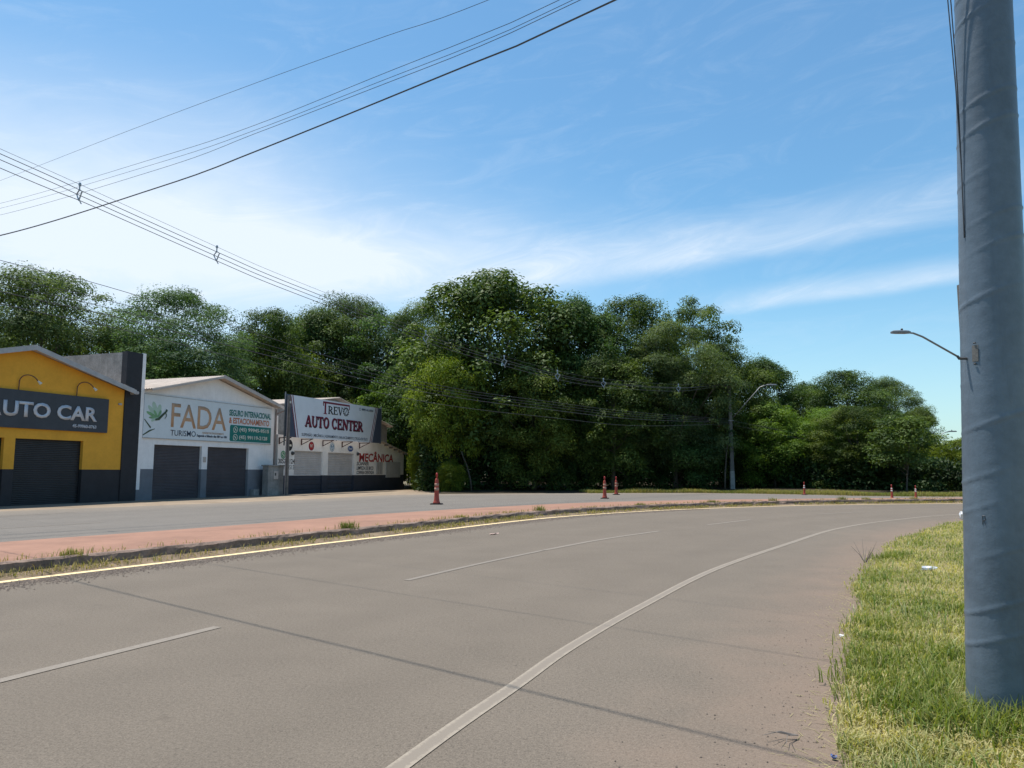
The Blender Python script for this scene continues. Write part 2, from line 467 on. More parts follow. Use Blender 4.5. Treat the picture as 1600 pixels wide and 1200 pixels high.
C['downpipe'] = plain('downpipe', (.30, .235, .215), .6, .2, 3)


def text(s, x, z, w, h, y, mat, parent, bold=0., name='lettering', shear=0., ext=.004, rz=0.):
    """flat lettering: lower-left corner at x,z, fitted to w by h, standing proud of plane y"""
    cu = bpy.data.curves.new('tmp', 'FONT'); cu.body = s; cu.size = 1; cu.offset = bold; cu.shear = shear; cu.resolution_u = 3
    o = bpy.data.objects.new('tmp', cu); COL.objects.link(o)
    me = bpy.data.meshes.new_from_object(o); bpy.data.objects.remove(o); bpy.data.curves.remove(cu)
    n = len(me.vertices); a = np.zeros(n * 3, np.float32); me.vertices.foreach_get('co', a); a = a.reshape(-1, 3)
    lo, hi = a.min(0), a.max(0)
    px = (a[:, 0] - lo[0]) / (hi[0] - lo[0]) * w; pz = (a[:, 1] - lo[1]) / (hi[1] - lo[1]) * h
    out = np.stack([x + px, np.full(n, y), z + pz + px * rz], 1)
    me.vertices.foreach_set('co', out.astype(np.float32).ravel()); me.update(); me.name = name
    bm = bmesh.new(); bm.from_mesh(me)
    r = bmesh.ops.extrude_face_region(bm, geom=list(bm.faces)); bmesh.ops.translate(bm, verts=[v for v in r['geom'] if isinstance(v, bmesh.types.BMVert)], vec=(0, -ext, 0))
    bmesh.ops.recalc_face_normals(bm, faces=bm.faces); bm.to_mesh(me); bm.free(); me.materials.clear()
    return link(name, me, mat, parent)


def disc(cx, cz, rx, rz, y, mat, parent, name='disc', inner=0., seg=28, a0=0., a1=360., ext=.004):
    mb = MB(); full = abs(a1 - a0) >= 360; k = seg + (0 if full else 1)
    A = [R(a0) + (R(a1) - R(a0)) * i / seg for i in range(k)]
    if inner == 0: mb.prism([(cx + rx * math.cos(t), cz + rz * math.sin(t)) for t in A], y - ext, y)
    else:
        for i in range(seg):
            t0, t1 = A[i], A[(i + 1) % k]
            mb.prism([(cx + rx * math.cos(t0), cz + rz * math.sin(t0)), (cx + rx * math.cos(t1), cz + rz * math.sin(t1)),
                      (cx + rx * inner * math.cos(t1), cz + rz * inner * math.sin(t1)), (cx + rx * inner * math.cos(t0), cz + rz * inner * math.sin(t0))], y - ext, y)
    return mb.build(name, mat, parent)


def poly(pts, y, mat, parent, name, ext=.004): return MB().prism(pts, y - ext, y).build(name, mat, parent)


def stroke(mb, p, q, w0, w1, y, ext=.004):
    d = Vector((q[0] - p[0], q[1] - p[1])); d.normalize(); n = Vector((-d.y, d.x))
    mb.prism([(p[0] - n.x * w0 / 2, p[1] - n.y * w0 / 2), (q[0] - n.x * w1 / 2, q[1] - n.y * w1 / 2), (q[0] + n.x * w1 / 2, q[1] + n.y * w1 / 2), (p[0] + n.x * w0 / 2, p[1] + n.y * w0 / 2)], y - ext, y)


SERIF = {  # strokes (x0,z0,x1,z1,width) and arcs (cx,cz,rx,rz,a0,a1,width) in a unit-high cell
    'A': (.92, [(.08, 0, .46, 1, .12), (.46, 1, .80, 0, .22), (.22, .33, .66, .33, .10), (-.06, .04, .26, .04, .08), (.58, .04, .98, .04, .08)], []),
    'U': (.92, [(.17, .3, .17, .97, .20), (.78, .3, .78, .97, .12), (0, .96, .36, .96, .08), (.62, .96, .96, .96, .08)], [(.475, .32, .37, .34, 180, 360, .17)]),
    'T': (.84, [(.42, 0, .42, .98, .22), (0, .95, .84, .95, .10), (.04, .7, .04, .98, .08), (.80, .7, .80, .98, .08), (.22, .04, .62, .04, .08)], []),
    'O': (.94, [], [(.47, .5, .46, .52, 0, 360, .20)]),
    'C': (.90, [(.80, .62, .80, .98, .09)], [(.49, .5, .47, .52, 38, 322, .19)]),
    'E': (.84, [(.18, .02, .18, .98, .22), (0, .95, .76, .95, .10), (.2, .52, .58, .52, .10), (0, .05, .82, .05, .10), (.74, .7, .74, .99, .08), (.80, .01, .80, .3, .08), (.58, .38, .58, .66, .07)], []),
    'N': (1.0, [(.16, 0, .16, .98, .11), (.16, .97, .82, .03, .24), (.84, .02, .84, .98, .11), (0, .04, .32, .04, .08), (0, .96, .3, .96, .08), (.68, .96, 1.0, .96, .08)], []),
    'R': (.94, [(.18, 0, .18, .98, .22), (.42, .48, .84, .02, .22), (0, .95, .45, .95, .10), (.2, .48, .45, .48, .10), (0, .04, .38, .04, .08), (.72, .04, 1.0, .04, .08)], [(.44, .715, .33, .235, -90, 90, .19)]),
    'V': (.90, [(.10, 1, .46, 0, .22), (.46, 0, .80, 1, .12), (-.04, .96, .32, .96, .08), (.60, .96, .96, .96, .08)], []),
    ' ': (.34, [], [])}


def serif(s, x, z, w, h, y, mat, parent, grow=0., name='lettering'):
    tot = sum(SERIF[c][0] + .06 for c in s) - .06; kx = w / tot; mb = MB(); pen = x; yy = y
    for c in s:
        adv, st, ar = SERIF[c]
        for (a, b, c2, d, wd) in st:
            yy -= .0004
            stroke(mb, (pen + a * kx, z + b * h), (pen + c2 * kx, z + d * h), (wd + grow) * (kx + h) / 2, (wd + grow) * (kx + h) / 2, yy)
        for (cx, cz, rx, rz, a0, a1, wd) in ar:
            seg = 22; wd2 = wd + grow; yy -= .0004
            for i in range(seg):
                t0, t1 = R(a0 + (a1 - a0) * i / seg), R(a0 + (a1 - a0) * (i + 1) / seg)
                o1, o2, i1, i2 = rx + grow / 2, rz + grow / 2, rx + grow / 2 - wd2, rz + grow / 2 - wd2 * .7
                mb.prism([(pen + (cx + o1 * math.cos(t0)) * kx, z + (cz + o2 * math.sin(t0)) * h), (pen + (cx + o1 * math.cos(t1)) * kx, z + (cz + o2 * math.sin(t1)) * h),
                          (pen + (cx + i1 * math.cos(t1)) * kx, z + (cz + i2 * math.sin(t1)) * h), (pen + (cx + i1 * math.cos(t0)) * kx, z + (cz + i2 * math.sin(t0)) * h)], yy - .004, yy)
        pen += (adv + .06) * kx
    return mb.build(name, mat, parent)


def shutter(name, x0, x1, z0, z1, y, pitch, mat, parent):
    """roller shutter: a profiled curtain of interlocking slats with a bottom rail"""
    n = max(3, int((z1 - z0) / pitch)); p = (z1 - z0) / n; pts = []
    for i in range(n):
        z = z0 + i * p; pts += [(y, z), (y - .022, z + p * .22), (y - .026, z + p * .5), (y - .022, z + p * .80), (y, z + p * .93)]
    pts.append((y, z1)); mb = MB(); k = len(pts)
    mb.add([(x, a, b) for x in (x0, x1) for a, b in pts], [(i, i + k, i + k + 1, i + 1) for i in range(k - 1)])
    o = mb.build(name, mat, parent)
    MB().box(x0, x1, y - .035, y - .005, z0 - .0, z0 + .07).build('bottom_rail', mat, o)
    return o


def corrugated(name, a, b, length, y0, mat, parent, th=.05, wave=.17, amp=.028):
    """roof sheet between eave a and ridge b (x,z), corrugations running down the slope"""
    mb = MB(); n = int(length / (wave / 4)); a = Vector(a); b = Vector(b)
    nz = Vector((-(b.y - a.y), b.x - a.x)).normalized(); nz = nz if nz.y > 0 else -nz
    vs = []
    for i in range(n + 1):
        y = y0 + length * i / n; o = amp * math.sin(i * math.pi / 2)
        for q, e in ((a, o), (b, o), (a, o - th), (b, o - th)): vs.append((q.x + nz.x * e, y, q.y + nz.y * e))
    fs = []
    for i in range(n):
        k = i * 4; fs += [(k, k + 4, k + 5, k + 1), (k + 2, k + 3, k + 7, k + 6), (k, k + 2, k + 6, k + 4), (k + 1, k + 5, k + 7, k + 3)]
    fs += [(0, 1, 3, 2), (n * 4, n * 4 + 2, n * 4 + 3, n * 4 + 1)]
    mb.add(vs, fs); return mb.build(name, mat, parent)


def facade(parent, x0, x1, gable, openings, zband, m_up, m_low, depth, th=.18, y=0.):
    """front wall with door openings, split at the painted band, and side and back walls"""
    ztop = max(o[3] for o in openings) if openings else zband
    up, lo = MB(), MB(); xs = sorted([(o[0], o[1], o[2], o[3]) for o in openings]); cur = x0
    for (a, b, c, d) in xs + [(x1, x1, 0, 0)]:
        if a - cur > .01:
            MB().box(cur, a, y - .004, y + th, -.3, zband).build('plinth', m_low, parent); up.box(cur, a, y, y + th, zband, ztop)
        if a != b and c > 0: pass
        cur = b
    for (a, b, c, d) in xs:
        if d < ztop - .01: up.box(a, b, y, y + th, d, ztop)
    up.prism([(x0, ztop), (x1, ztop)] + [g for g in gable if g[1] > ztop], y, y + th)
    w = up.build('wall', m_up, parent)
    e = min(g[1] for g in gable)
    MB().box(x0, x0 + th, y + th + .002, y + depth, -.3, gable[-1][1]).build('side_wall', m_up, parent); MB().box(x1 - th, x1, y + th + .002, y + depth, -.3, gable[0][1]).build('side_wall', m_up, parent)
    MB().prism([(x0, -.3), (x1, -.3)] + gable, y + depth, y + depth + th).build('back_wall', m_up, parent)
    MB().box(x0 + th, x1 - th, y + th + .5, y + th + .6, -.3, ztop + .3).build('inner_wall', m_low, parent)
    return w


# --- yellow garage
yg = tag(empty('garage_building', frontage(0), FRZ), 'yellow garage with black plinth and grey gable edge', 'building', 'roadside workshops')
RX, RZ_ = -6.66, 7.28
facade(yg, -12.4, -1.05, [(-1.05, 5.83), (RX, 7.2), (-12.4, 5.80)], [(-6.97, -3.38, 0, 3.05), (-11.1, -7.5, 0, 3.05)], 1.64, C['yellow'], C['black'], 14)
shutter('roller_shutter', -6.97, -3.38, -.1, 3.08, .22, .085, C['shutter_black'], yg)
shutter('roller_shutter', -11.1, -7.5, -.1, 3.08, .22, .085, C['shutter_black'], yg)
corrugated('roof', (-.80, 5.90), (RX, 7.30), 15.2, -.45, C['fibre_roof'], yg)
corrugated('roof', (-12.7, 5.84), (RX - .02, 7.30), 15.2, -.45, C['fibre_roof'], yg)
mb = MB(); mb.prism([(-.72, 5.62), (-.72, 5.86), (RX, 7.38), (RX, 7.14)], -.50, -.455); mb.build('fascia', C['fascia'], yg)
MB().prism([(-12.75, 5.60), (RX - .002, 7.14), (RX - .002, 7.38), (-12.75, 5.84)], -.50, -.455).build('fascia', C['fascia'], yg)
MB().tube([(-.66, -.52, 5.72), (-.66, 14, 5.72)], .09, 8).build('gutter', C['fascia'], yg)
MB().box(-1.42, -1.25, -.09, -.004, 5.02, 5.12).build('junction_box', C['fascia'], yg)
mb = MB().box(-1.05, .0, -.06, .30, -.3, 7.95); mb.build('pillar', C['black'], yg)
MB().box(-1.03, -.01, .302, 14, -.3, 7.90).build('parapet_wall', C['concrete'], yg)

# --- white workshop with the tall panel sign
wg = tag(empty('garage_building', frontage(.0), FRZ), 'white gabled building with grey plinth and two dark roller shutters', 'building', 'roadside workshops')
RX2 = 5.86
facade(wg, .24, 11.62, [(11.62, 5.88), (RX2, 7.25), (.24, 5.95)], [(1.18, 4.87, 0, 3.04), (5.35, 9.08, 0, 3.04)], 1.68, C['white'], C['grey_band'], 13)
MB().box(.003, .236, -.05, .28, .57, 7.98).build('white_pilaster', C['white'], wg)
MB().box(.003, .236, -.045, .28, -.3, .568).build('pilaster_foot', C['grey_band'], wg)
shutter('roller_shutter', 1.18, 4.87, -.1, 3.06, .2, .085, C['shutter_grey'], wg)
shutter('roller_shutter', 5.35, 9.08, -.1, 3.06, .2, .085, C['shutter_grey'], wg)
corrugated('roof', (.26, 6.06), (RX2, 7.40), 14.2, -.55, C['fibre_roof'], wg)
corrugated('roof', (12.1, 5.94), (RX2 + .02, 7.40), 14.2, -.55, C['fibre_roof'], wg)
MB().prism([(12.12, 5.72), (12.12, 5.93), (RX2 + .003, 7.46), (RX2 + .003, 7.25)], -.60, -.555).build('fascia', C['soffit'], wg)
MB().prism([(.26, 5.93), (RX2 - .003, 7.25), (RX2 - .003, 7.40), (.26, 6.03)], -.60, -.555).build('fascia', C['soffit'], wg)
MB().tube([(11.72, -.06, 5.8), (11.72, -.06, 1.9), (11.72, -.06, 0)], .055, 8).build('downpipe', C['downpipe'], wg)
MB().tube([(12.1, -.5, 5.72), (11.9, -.3, 5.6), (11.72, -.06, 5.45)], .05, 8).build('gutter_outlet', C['downpipe'], wg)
MB().box(4.98, 5.22, -.03, -.004, 2.1, 2.42).build('number_plate', C['soffit'], wg)
MB().box(9.35, 9.9, -.30, -.05, .0, .40).build('step_block', C['concrete'], wg)

# --- low mechanic's workshop
tg = tag(empty('garage_building', frontage(12.0), FRZ), 'low cream workshop with dark plinth and pale shutters under a big hoarding', 'building', 'roadside workshops')
X0 = 12.0


def tx(x): return x - X0


facade(tg, tx(12.1), tx(30.4), [(tx(30.4), 3.2), (tx(26.1), 4.05), (tx(12.1), 4.1)], [(tx(14.0), tx(17.52), 0, 3.03), (tx(18.25), tx(21.95), 0, 3.0)], 1.28, C['cream'], C['dark_slate'], 11)
for a, b, z in ((14.0, 17.52, 3.05), (18.25, 21.95, 3.02)):
    shutter('roller_shutter', tx(a), tx(b), 1.26, z, .17, .135, C['shutter_white'], tg)
    shutter('shutter_foot', tx(a), tx(b), -.1, 1.262, .168, .30, C['dark_slate'], tg)
gt = MB().box(tx(27.12), tx(29.68), -.05, -.006, 1.05, 2.40).build('gate_panel', C['shutter_white'], tg)
for i in range(9): MB().box(tx(27.2 + i * .28), tx(27.43 + i * .28), -.062, -.052, 1.08, 2.37).build('slat', C['shutter_white'], gt)
wn = MB().box(tx(25.5), tx(26.5), -.03, -.006, 1.34, 2.37).build('window', C['shutter_white'], tg)
for i in range(4): MB().box(tx(25.52 + i * .31), tx(25.55 + i * .31), -.045, -.032, 1.36, 2.35).build('bar', C['steel'], wn)
mb = MB(); mb.prism([(tx(25.6), 4.06), (tx(25.6), 4.14), (tx(26.15), 4.15), (tx(30.7), 3.22), (tx(30.7), 3.13), (tx(26.1), 4.06)], -.30, 11); mb.build('roof', C['fibre_roof'], tg)
for i in range(5):
    xx = 26.8 + i * .85; zz = 4.06 - (xx - 26.1) * .2
    MB().box(tx(xx), tx(xx + .10), -.34, .1, zz - .16, zz - .02).build('rafter_end', C['wood'], tg)
# the hall set back behind the hoarding
MB().prism([(tx(12.3), 4.15), (tx(29.9), 4.15), (tx(29.9), 5.6), (tx(21.2), 7.40), (tx(12.3), 6.10)], 1.5, 1.7).build('hall_gable', C['concrete'], tg)
corrugated('hall_roof', (tx(12.0), 6.15), (tx(21.2), 7.52), 9.5, 1.0, C['fibre_roof'], tg)
corrugated('hall_roof', (tx(30.2), 5.65), (tx(21.22), 7.52), 9.5, 1.0, C['fibre_roof'], tg)
MB().box(tx(12.12), tx(12.3), .19, 1.5, 4.1, 5.4).build('hall_side_wall', C['cream'], tg)
# painted lettering and badges on its wall
text('MECÂNICA', tx(22.72), 2.36, 5.72, .88, -.004, C['red'], tg, .03, shear=.05)
text('.SCANNER', tx(22.32), 2.06, 1.95, .30, -.004, C['ink'], tg, .02)
text('.LIMPEZA DE BICO', tx(22.32), 1.71, 2.70, .28, -.004, C['ink'], tg, .02)
text('.CORREIA DENTADA', tx(22.32), 1.35, 2.80, .28, -.004, C['ink'], tg, .02)
text('3057-1124', tx(11.9) + .3, 2.10, 1.85, .34, -.004, C['ink'], tg, .02)
text('99119 4513', tx(11.9) + .3, 1.70, 1.80, .32, -.004, C['ink'], tg, .0)
b_ = disc(tx(13.38), 3.40, .38, .40, -.004, C['ink'], tg, 'round_badge')
poly([(tx(13.12), 3.32), (tx(13.64), 3.32), (tx(13.60), 3.46), (tx(13.08), 3.46)], -.010, C['cream_print'], b_, 'badge_mark')
b_ = disc(tx(16.03), 3.42, .34, .33, -.004, C['maroon'], tg, 'round_badge'); disc(tx(16.03), 3.42, .25, .26, -.009, C['red'], b_, 'badge_field')
text('FIAT', tx(15.86), 3.32, .34, .22, -.014, C['cream_print'], b_, .03, 'badge_mark')
b_ = disc(tx(18.76), 3.44, .33, .36, -.004, C['blue_grey'], tg, 'round_badge'); disc(tx(18.76), 3.44, .30, .32, -.009, C['panel'], b_, 'badge_ring', .86)
text('V', tx(18.60), 3.46, .32, .24, -.010, C['panel'], b_, .02, 'badge_mark'); text('W', tx(18.54), 3.18, .44, .26, -.010, C['panel'], b_, .02, 'badge_mark')
b_ = disc(tx(21.37), 3.38, .42, .25, -.004, C['blue'], tg, 'oval_badge'); disc(tx(21.37), 3.38, .40, .235, -.009, C['panel'], b_, 'badge_ring', .93)
text('Ford', tx(21.10), 3.28, .54, .21, -.010, C['panel'], b_, .02, 'badge_mark', .25)
b_ = disc(tx(12.72), 2.72, .27, .27, -.004, C['green'], tg, 'phone_badge'); disc(tx(12.72), 2.72, .20, .20, -.009, C['cream_print'], b_, 'badge_ring', .8)
mb = MB(); stroke(mb, (tx(12.62), 2.80), (tx(12.80), 2.63), .08, .08, -.010); mb.build('badge_mark', C['cream_print'], b_)
for xx, zz in ((13.72, 2.84), (22.42, 2.98)):
    lb = MB().lathe([(.13, 0), (.14, .05), (.10, .14)], 10); o = lb.build('wall_lamp', C['dark_steel'], tg); o.location = (tx(xx), -.01, zz); o.rotation_euler = (R(90), 0, 0)


def signroot(name, x, off, label, cat='sign', group='signs on the workshops'):
    return tag(empty(name, frontage(x, off), FRZ), label, cat, group)


# --- signs (things of their own)
s1 = signroot('sign_board', -7.0, .05, 'long charcoal sign board with silver block letters on the yellow wall')
MB().box(-4.4, 4.89, -.08, .03, 3.51, 5.25).build('board', C['charcoal'], s1, bevel=.01)
text('UTO CAR', -.78, 4.03, 4.98, .72, -.085, C['silver'], s1, .028, ext=.03)
text('A', -1.72, 4.04, .88, .70, -.085, C['silver'], s1, .028, ext=.03)
text('45-99960-0763', 2.82, 3.69, 1.38, .17, -.085, C['silver'], s1, .035, ext=.004)
s2 = signroot('wall_sign', .0, .04, 'wide pale panel sign with large tan letters above the dark shutters')
MB().box(.26, 11.22, -.03, .03, 3.40, 5.77).build('panel', C['panel'], s2)
for z0, z1 in ((5.77, 5.80), (3.37, 3.40)): MB().box(.25, 11.23, -.045, .03, z0, z1).build('panel_frame', C['fascia'], s2)
text('FADA', 2.23, 4.07, 4.55, 1.37, -.034, C['tan'], s2, .008)
text('TURISMO', 2.23, 3.58, 1.98, .33, -.034, C['navy'], s2, .004)
text('SEGURO INTERNACIONAL', 7.03, 5.04, 4.12, .40, -.034, C['teal'], s2, .035)
text('& ESTACIONAMENTO', 7.03, 4.57, 3.95, .38, -.034, C['orange'], s2, .03)
text('HORÁRIO DE FUNCIONAMENTO', 4.75, 3.80, 1.85, .14, -.034, C['tan'], s2, .02)
text('Segunda a Sábado das 08H as 18H', 4.30, 3.56, 2.60, .19, -.034, C['navy'], s2, .035)
gp = MB().prism([(7.22, 3.45), (11.18, 3.45), (11.18, 4.48), (7.22, 4.48), (7.14, 4.40), (7.14, 3.53)], -.038, -.031).build('phone_panel', C['teal'], s2)
text('(45) 99945-9515', 8.02, 4.04, 2.95, .31, -.039, C['cream_print'], s2, .03)
text('(45) 99119-2128', 8.02, 3.55, 2.80, .31, -.039, C['cream_print'], s2, .03)
for zz in (4.20, 3.71):
    disc(7.66, zz, .21, .20, -.039, C['cream_print'], s2, 'phone_badge', .82, 20)
    mb = MB(); stroke(mb, (7.58, zz + .07), (7.73, zz - .07), .07, .07, -.039); stroke(mb, (7.49, zz - .20), (7.56, zz - .09), .02, .07, -.0396); mb.build('phone_mark', C['cream_print'], s2)
# winged emblem: pale leaf wings, dark green figure, two twigs
def petal(cx, cz, ang, ln, wd, y, mat, nm):
    ca, sa = math.cos(R(ang)), math.sin(R(ang)); P = []
    for i in range(14):
        t = i / 13 * 2 * math.pi; a = ln / 2 * (1 - math.cos(t)); b = wd / 2 * math.sin(t) * (1 - .25 * math.cos(t))
        P.append((cx + a * ca - b * sa, cz + a * sa + b * ca))
    poly(P, y, mat, s2, nm, .002)


for k, (an, ln, wd, mt) in enumerate(((78, .78, .30, 'wing'), (112, .95, .30, 'wing'), (138, .95, .24, 'wing'), (160, .85, .18, 'wing2'), (182, .62, .12, 'wing2'), (60, .5, .16, 'wing2'), (205, .5, .14, 'wing'), (125, .5, .16, 'wing2'))):
    petal(1.22, 4.52, an, ln, wd, -.034 - .002 * k, C[mt], 'emblem_wing')
mb = MB(); yy = -.056
for p, q, a, b in (((1.05, 4.40), (1.30, 4.46), .10, .14), ((1.28, 4.44), (1.62, 4.74), .15, .13), ((1.60, 4.72), (1.80, 4.90), .13, .08), ((1.80, 4.88), (1.88, 5.02), .13, .12), ((1.78, 4.86), (1.86, 4.66), .06, .05), ((1.86, 4.66), (1.74, 4.50), .05, .03)):
    stroke(mb, p, q, a, b, yy, .002); yy -= .0005
mb.build('emblem_figure', C['body_green'], s2)
mb = MB(); stroke(mb, (.30, 4.40), (.78, 3.94), .05, .10, -.034, .002); stroke(mb, (.26, 3.52), (.72, 3.78), .06, .09, -.0346, .002); stroke(mb, (.72, 3.78), (1.08, 3.90), .09, .03, -.0352, .002)
mb.build('emblem_twig', C['body_green'], s2)

s3 = signroot('hoarding_sign', 11.4, 1.05, 'big white hoarding with maroon letters on brackets over the cream workshop')
HX = 11.4


def hx(x): return x - HX


MB().box(0, hx(24.32), 0, .05, 3.90, 6.80).build('panel', C['panel2'], s3)
for x in (.04, 3.2, 6.4, 9.6, 12.88): MB().box(x - .03, x + .03, .052, .11, 3.86, 6.84).build('back_frame', C['steel'], s3)
poly([(0.0, 3.905), (hx(12.62), 3.905), (hx(11.86), 6.795), (0.0, 6.795)], -.002, C['slate'], s3, 'dark_wedge')
poly([(hx(24.32), 3.905), (hx(22.92), 3.905), (hx(23.80), 6.795), (hx(24.32), 6.795)], -.002, C['slate'], s3, 'dark_wedge')
for a, b in ((12.62, 11.88), (12.86, 12.10)): poly([(hx(a), 3.905), (hx(a) + .09, 3.905), (hx(b) + .09, 6.795), (hx(b), 6.795)], -.003, C['maroon'], s3, 'stripe')
for a, b in ((22.52, 23.40), (22.74, 23.62)): poly([(hx(a), 3.905), (hx(a) + .09, 3.905), (hx(b) + .09, 6.795), (hx(b), 6.795)], -.003, C['maroon'], s3, 'stripe')
mb = MB(); y_ = -.003
for p, q, w in (((15.81, 6.62), (19.42, 6.62), .13), ((16.12, 5.80), (16.12, 6.62), .20), ((15.92, 5.79), (16.34, 5.79), .07), ((15.86, 6.35), (15.86, 6.64), .10), ((19.38, 6.30), (19.38, 6.64), .10)):
    stroke(mb, (hx(p[0]), p[1]), (hx(q[0]), q[1]), w, w, y_); y_ -= .0005
mb.build('lettering', C['maroon'], s3)
serif('REV', hx(16.50), 5.80, 1.95, .60, -.003, C['ink'], s3)
disc(hx(18.92), 6.13, .36, .30, -.003, C['ink'], s3, 'gear_ring', .72)
mb = MB()
for i in range(12):
    t = 2 * math.pi * i / 12; stroke(mb, (hx(18.92) + .33 * math.cos(t), 6.13 + .27 * math.sin(t)), (hx(18.92) + .44 * math.cos(t), 6.13 + .37 * math.sin(t)), .09, .07, -.0036)
stroke(mb, (hx(18.82), 5.98), (hx(19.02), 6.28), .06, .05, -.0036)
mb.build('gear_teeth', C['ink'], s3)
serif('AUTO CENTER', hx(13.72), 4.70, 7.72, .78, -.003, C['ink'], s3, .07)
serif('AUTO CENTER', hx(13.66), 4.74, 7.72, .78, -.016, C['maroon'], s3)
text('SUSPENSÃO | MECÂNICA | ALINHAMENTO | BALANCEAMENTO | TROCA DE ÓLEO', hx(13.30), 3.97, 8.9, .32, -.003, C['navy'], s3, .012)
text('99914-5434', hx(21.20), 6.38, 1.8, .20, -.003, C['navy'], s3, .03)
disc(hx(20.95), 6.48, .12, .12, -.003, C['navy'], s3, 'phone_badge', .75, 16)
for x in (12.2, 14.75, 17.45, 20.1, 22.67):
    mb = MB().box(hx(x) - .03, hx(x) + .03, .055, 1.04, 3.84, 3.90).box(hx(x) - .03, hx(x) + .03, .98, 1.04, 3.44, 3.838)
    mb.tube([(hx(x), 1.0, 3.48), (hx(x), .12, 3.86)], .028, 6); mb.build('bracket', C['bracket'], s3)
for x in (.0, hx(24.36)): MB().box(x - .06, x + .0, -.03, .045, 3.3 if x < 1 else 3.85, 6.95).build('end_post', C['steel'], s3)

# --- gooseneck lamps over the first sign
for x, lb in ((-7.05, 'bent gooseneck lamp over the silver letters, the one nearer the frame edge'), (-4.0, 'bent gooseneck lamp over the silver letters, the one nearer the black pillar')):
    g = tag(empty('gooseneck_lamp', frontage(x, .06), FRZ), lb, 'lamp', 'gooseneck sign lamps'); pts = []
    for i in range(13):
        t = R(180 - i * 13.5); pts.append((.36 + .36 * math.cos(t), -.30 * (1 - math.cos(R(i * 7))) - .02, 5.62 + .36 * math.sin(t)))
    MB().tube([(0, .0, 5.15), (0, -.02, 5.45)] + pts, .022, 6).build('arm', C['bracket'], g)
    e = Vector(pts[-1]); MB().tube([e, e + Vector((.05, -.02, -.05)), e + Vector((.13, -.05, -.13))], [.03, .05, .075], 10).build('lamp_head', C['cream_print'], g)

# --- service post and meter wall between the buildings
g = tag(empty('service_post', frontage(11.40, 1.3), FRZ), 'thin concrete service post with conduit before the cream workshop', 'post')
MB().prism([(-.10, -.2), (.10, -.2), (.07, 6.7), (-.07, 6.7)], -.10, .08).build('post', C['wood'], g)
MB().tube([(-.17, -.02, 0), (-.17, -.02, 3.2), (-.12, -.02, 6.4)], .035, 8).build('conduit', C['downpipe'], g)
MB().box(-.06, .06, -.16, -.102, 6.15, 6.3).build('insulator', C['cream_print'], g)
g = tag(empty('meter_wall', frontage(10.0, .9), FRZ), 'stained concrete meter wall beside the service post', 'wall')
MB().box(0, 1.62, 0, .45, -.2, 1.90).build('wall', C['concrete'], g, bevel=.012)
MB().box(-.08, 1.72, -.07, .52, 1.902, 1.99).build('coping', C['concrete'], g, bevel=.01)
mb_ = MB().box(.52, .98, -.06, -.003, 1.05, 1.58).build('meter_box', C['soffit'], g, bevel=.008)
MB().box(.60, .74, -.068, -.061, 1.28, 1.46).build('meter_window', C['dark_steel'], mb_)

# ------------------------------------------------------------------ vegetation
def unit(a): return a / np.maximum(np.linalg.norm(a, axis=-1, keepdims=True), 1e-6)


def leaf_quads(rng, pos, nrm, L, Wd, droop=.2):
    n = len(pos); nrm = unit(nrm); t = rng.normal(0, 1, (n, 3)); t[:, 2] -= droop
    t = unit(t - nrm * (t * nrm).sum(1, keepdims=True)); b = np.cross(nrm, t)
    l = L * rng.uniform(.5, 1.5, (n, 1)); w = Wd * rng.uniform(.6, 1.35, (n, 1))
    mid = pos + t * l * .5 + nrm * l * .08
    return np.stack([pos, mid + b * w * .5, pos + t * l - nrm * l * .05, mid - b * w * .5], 1)


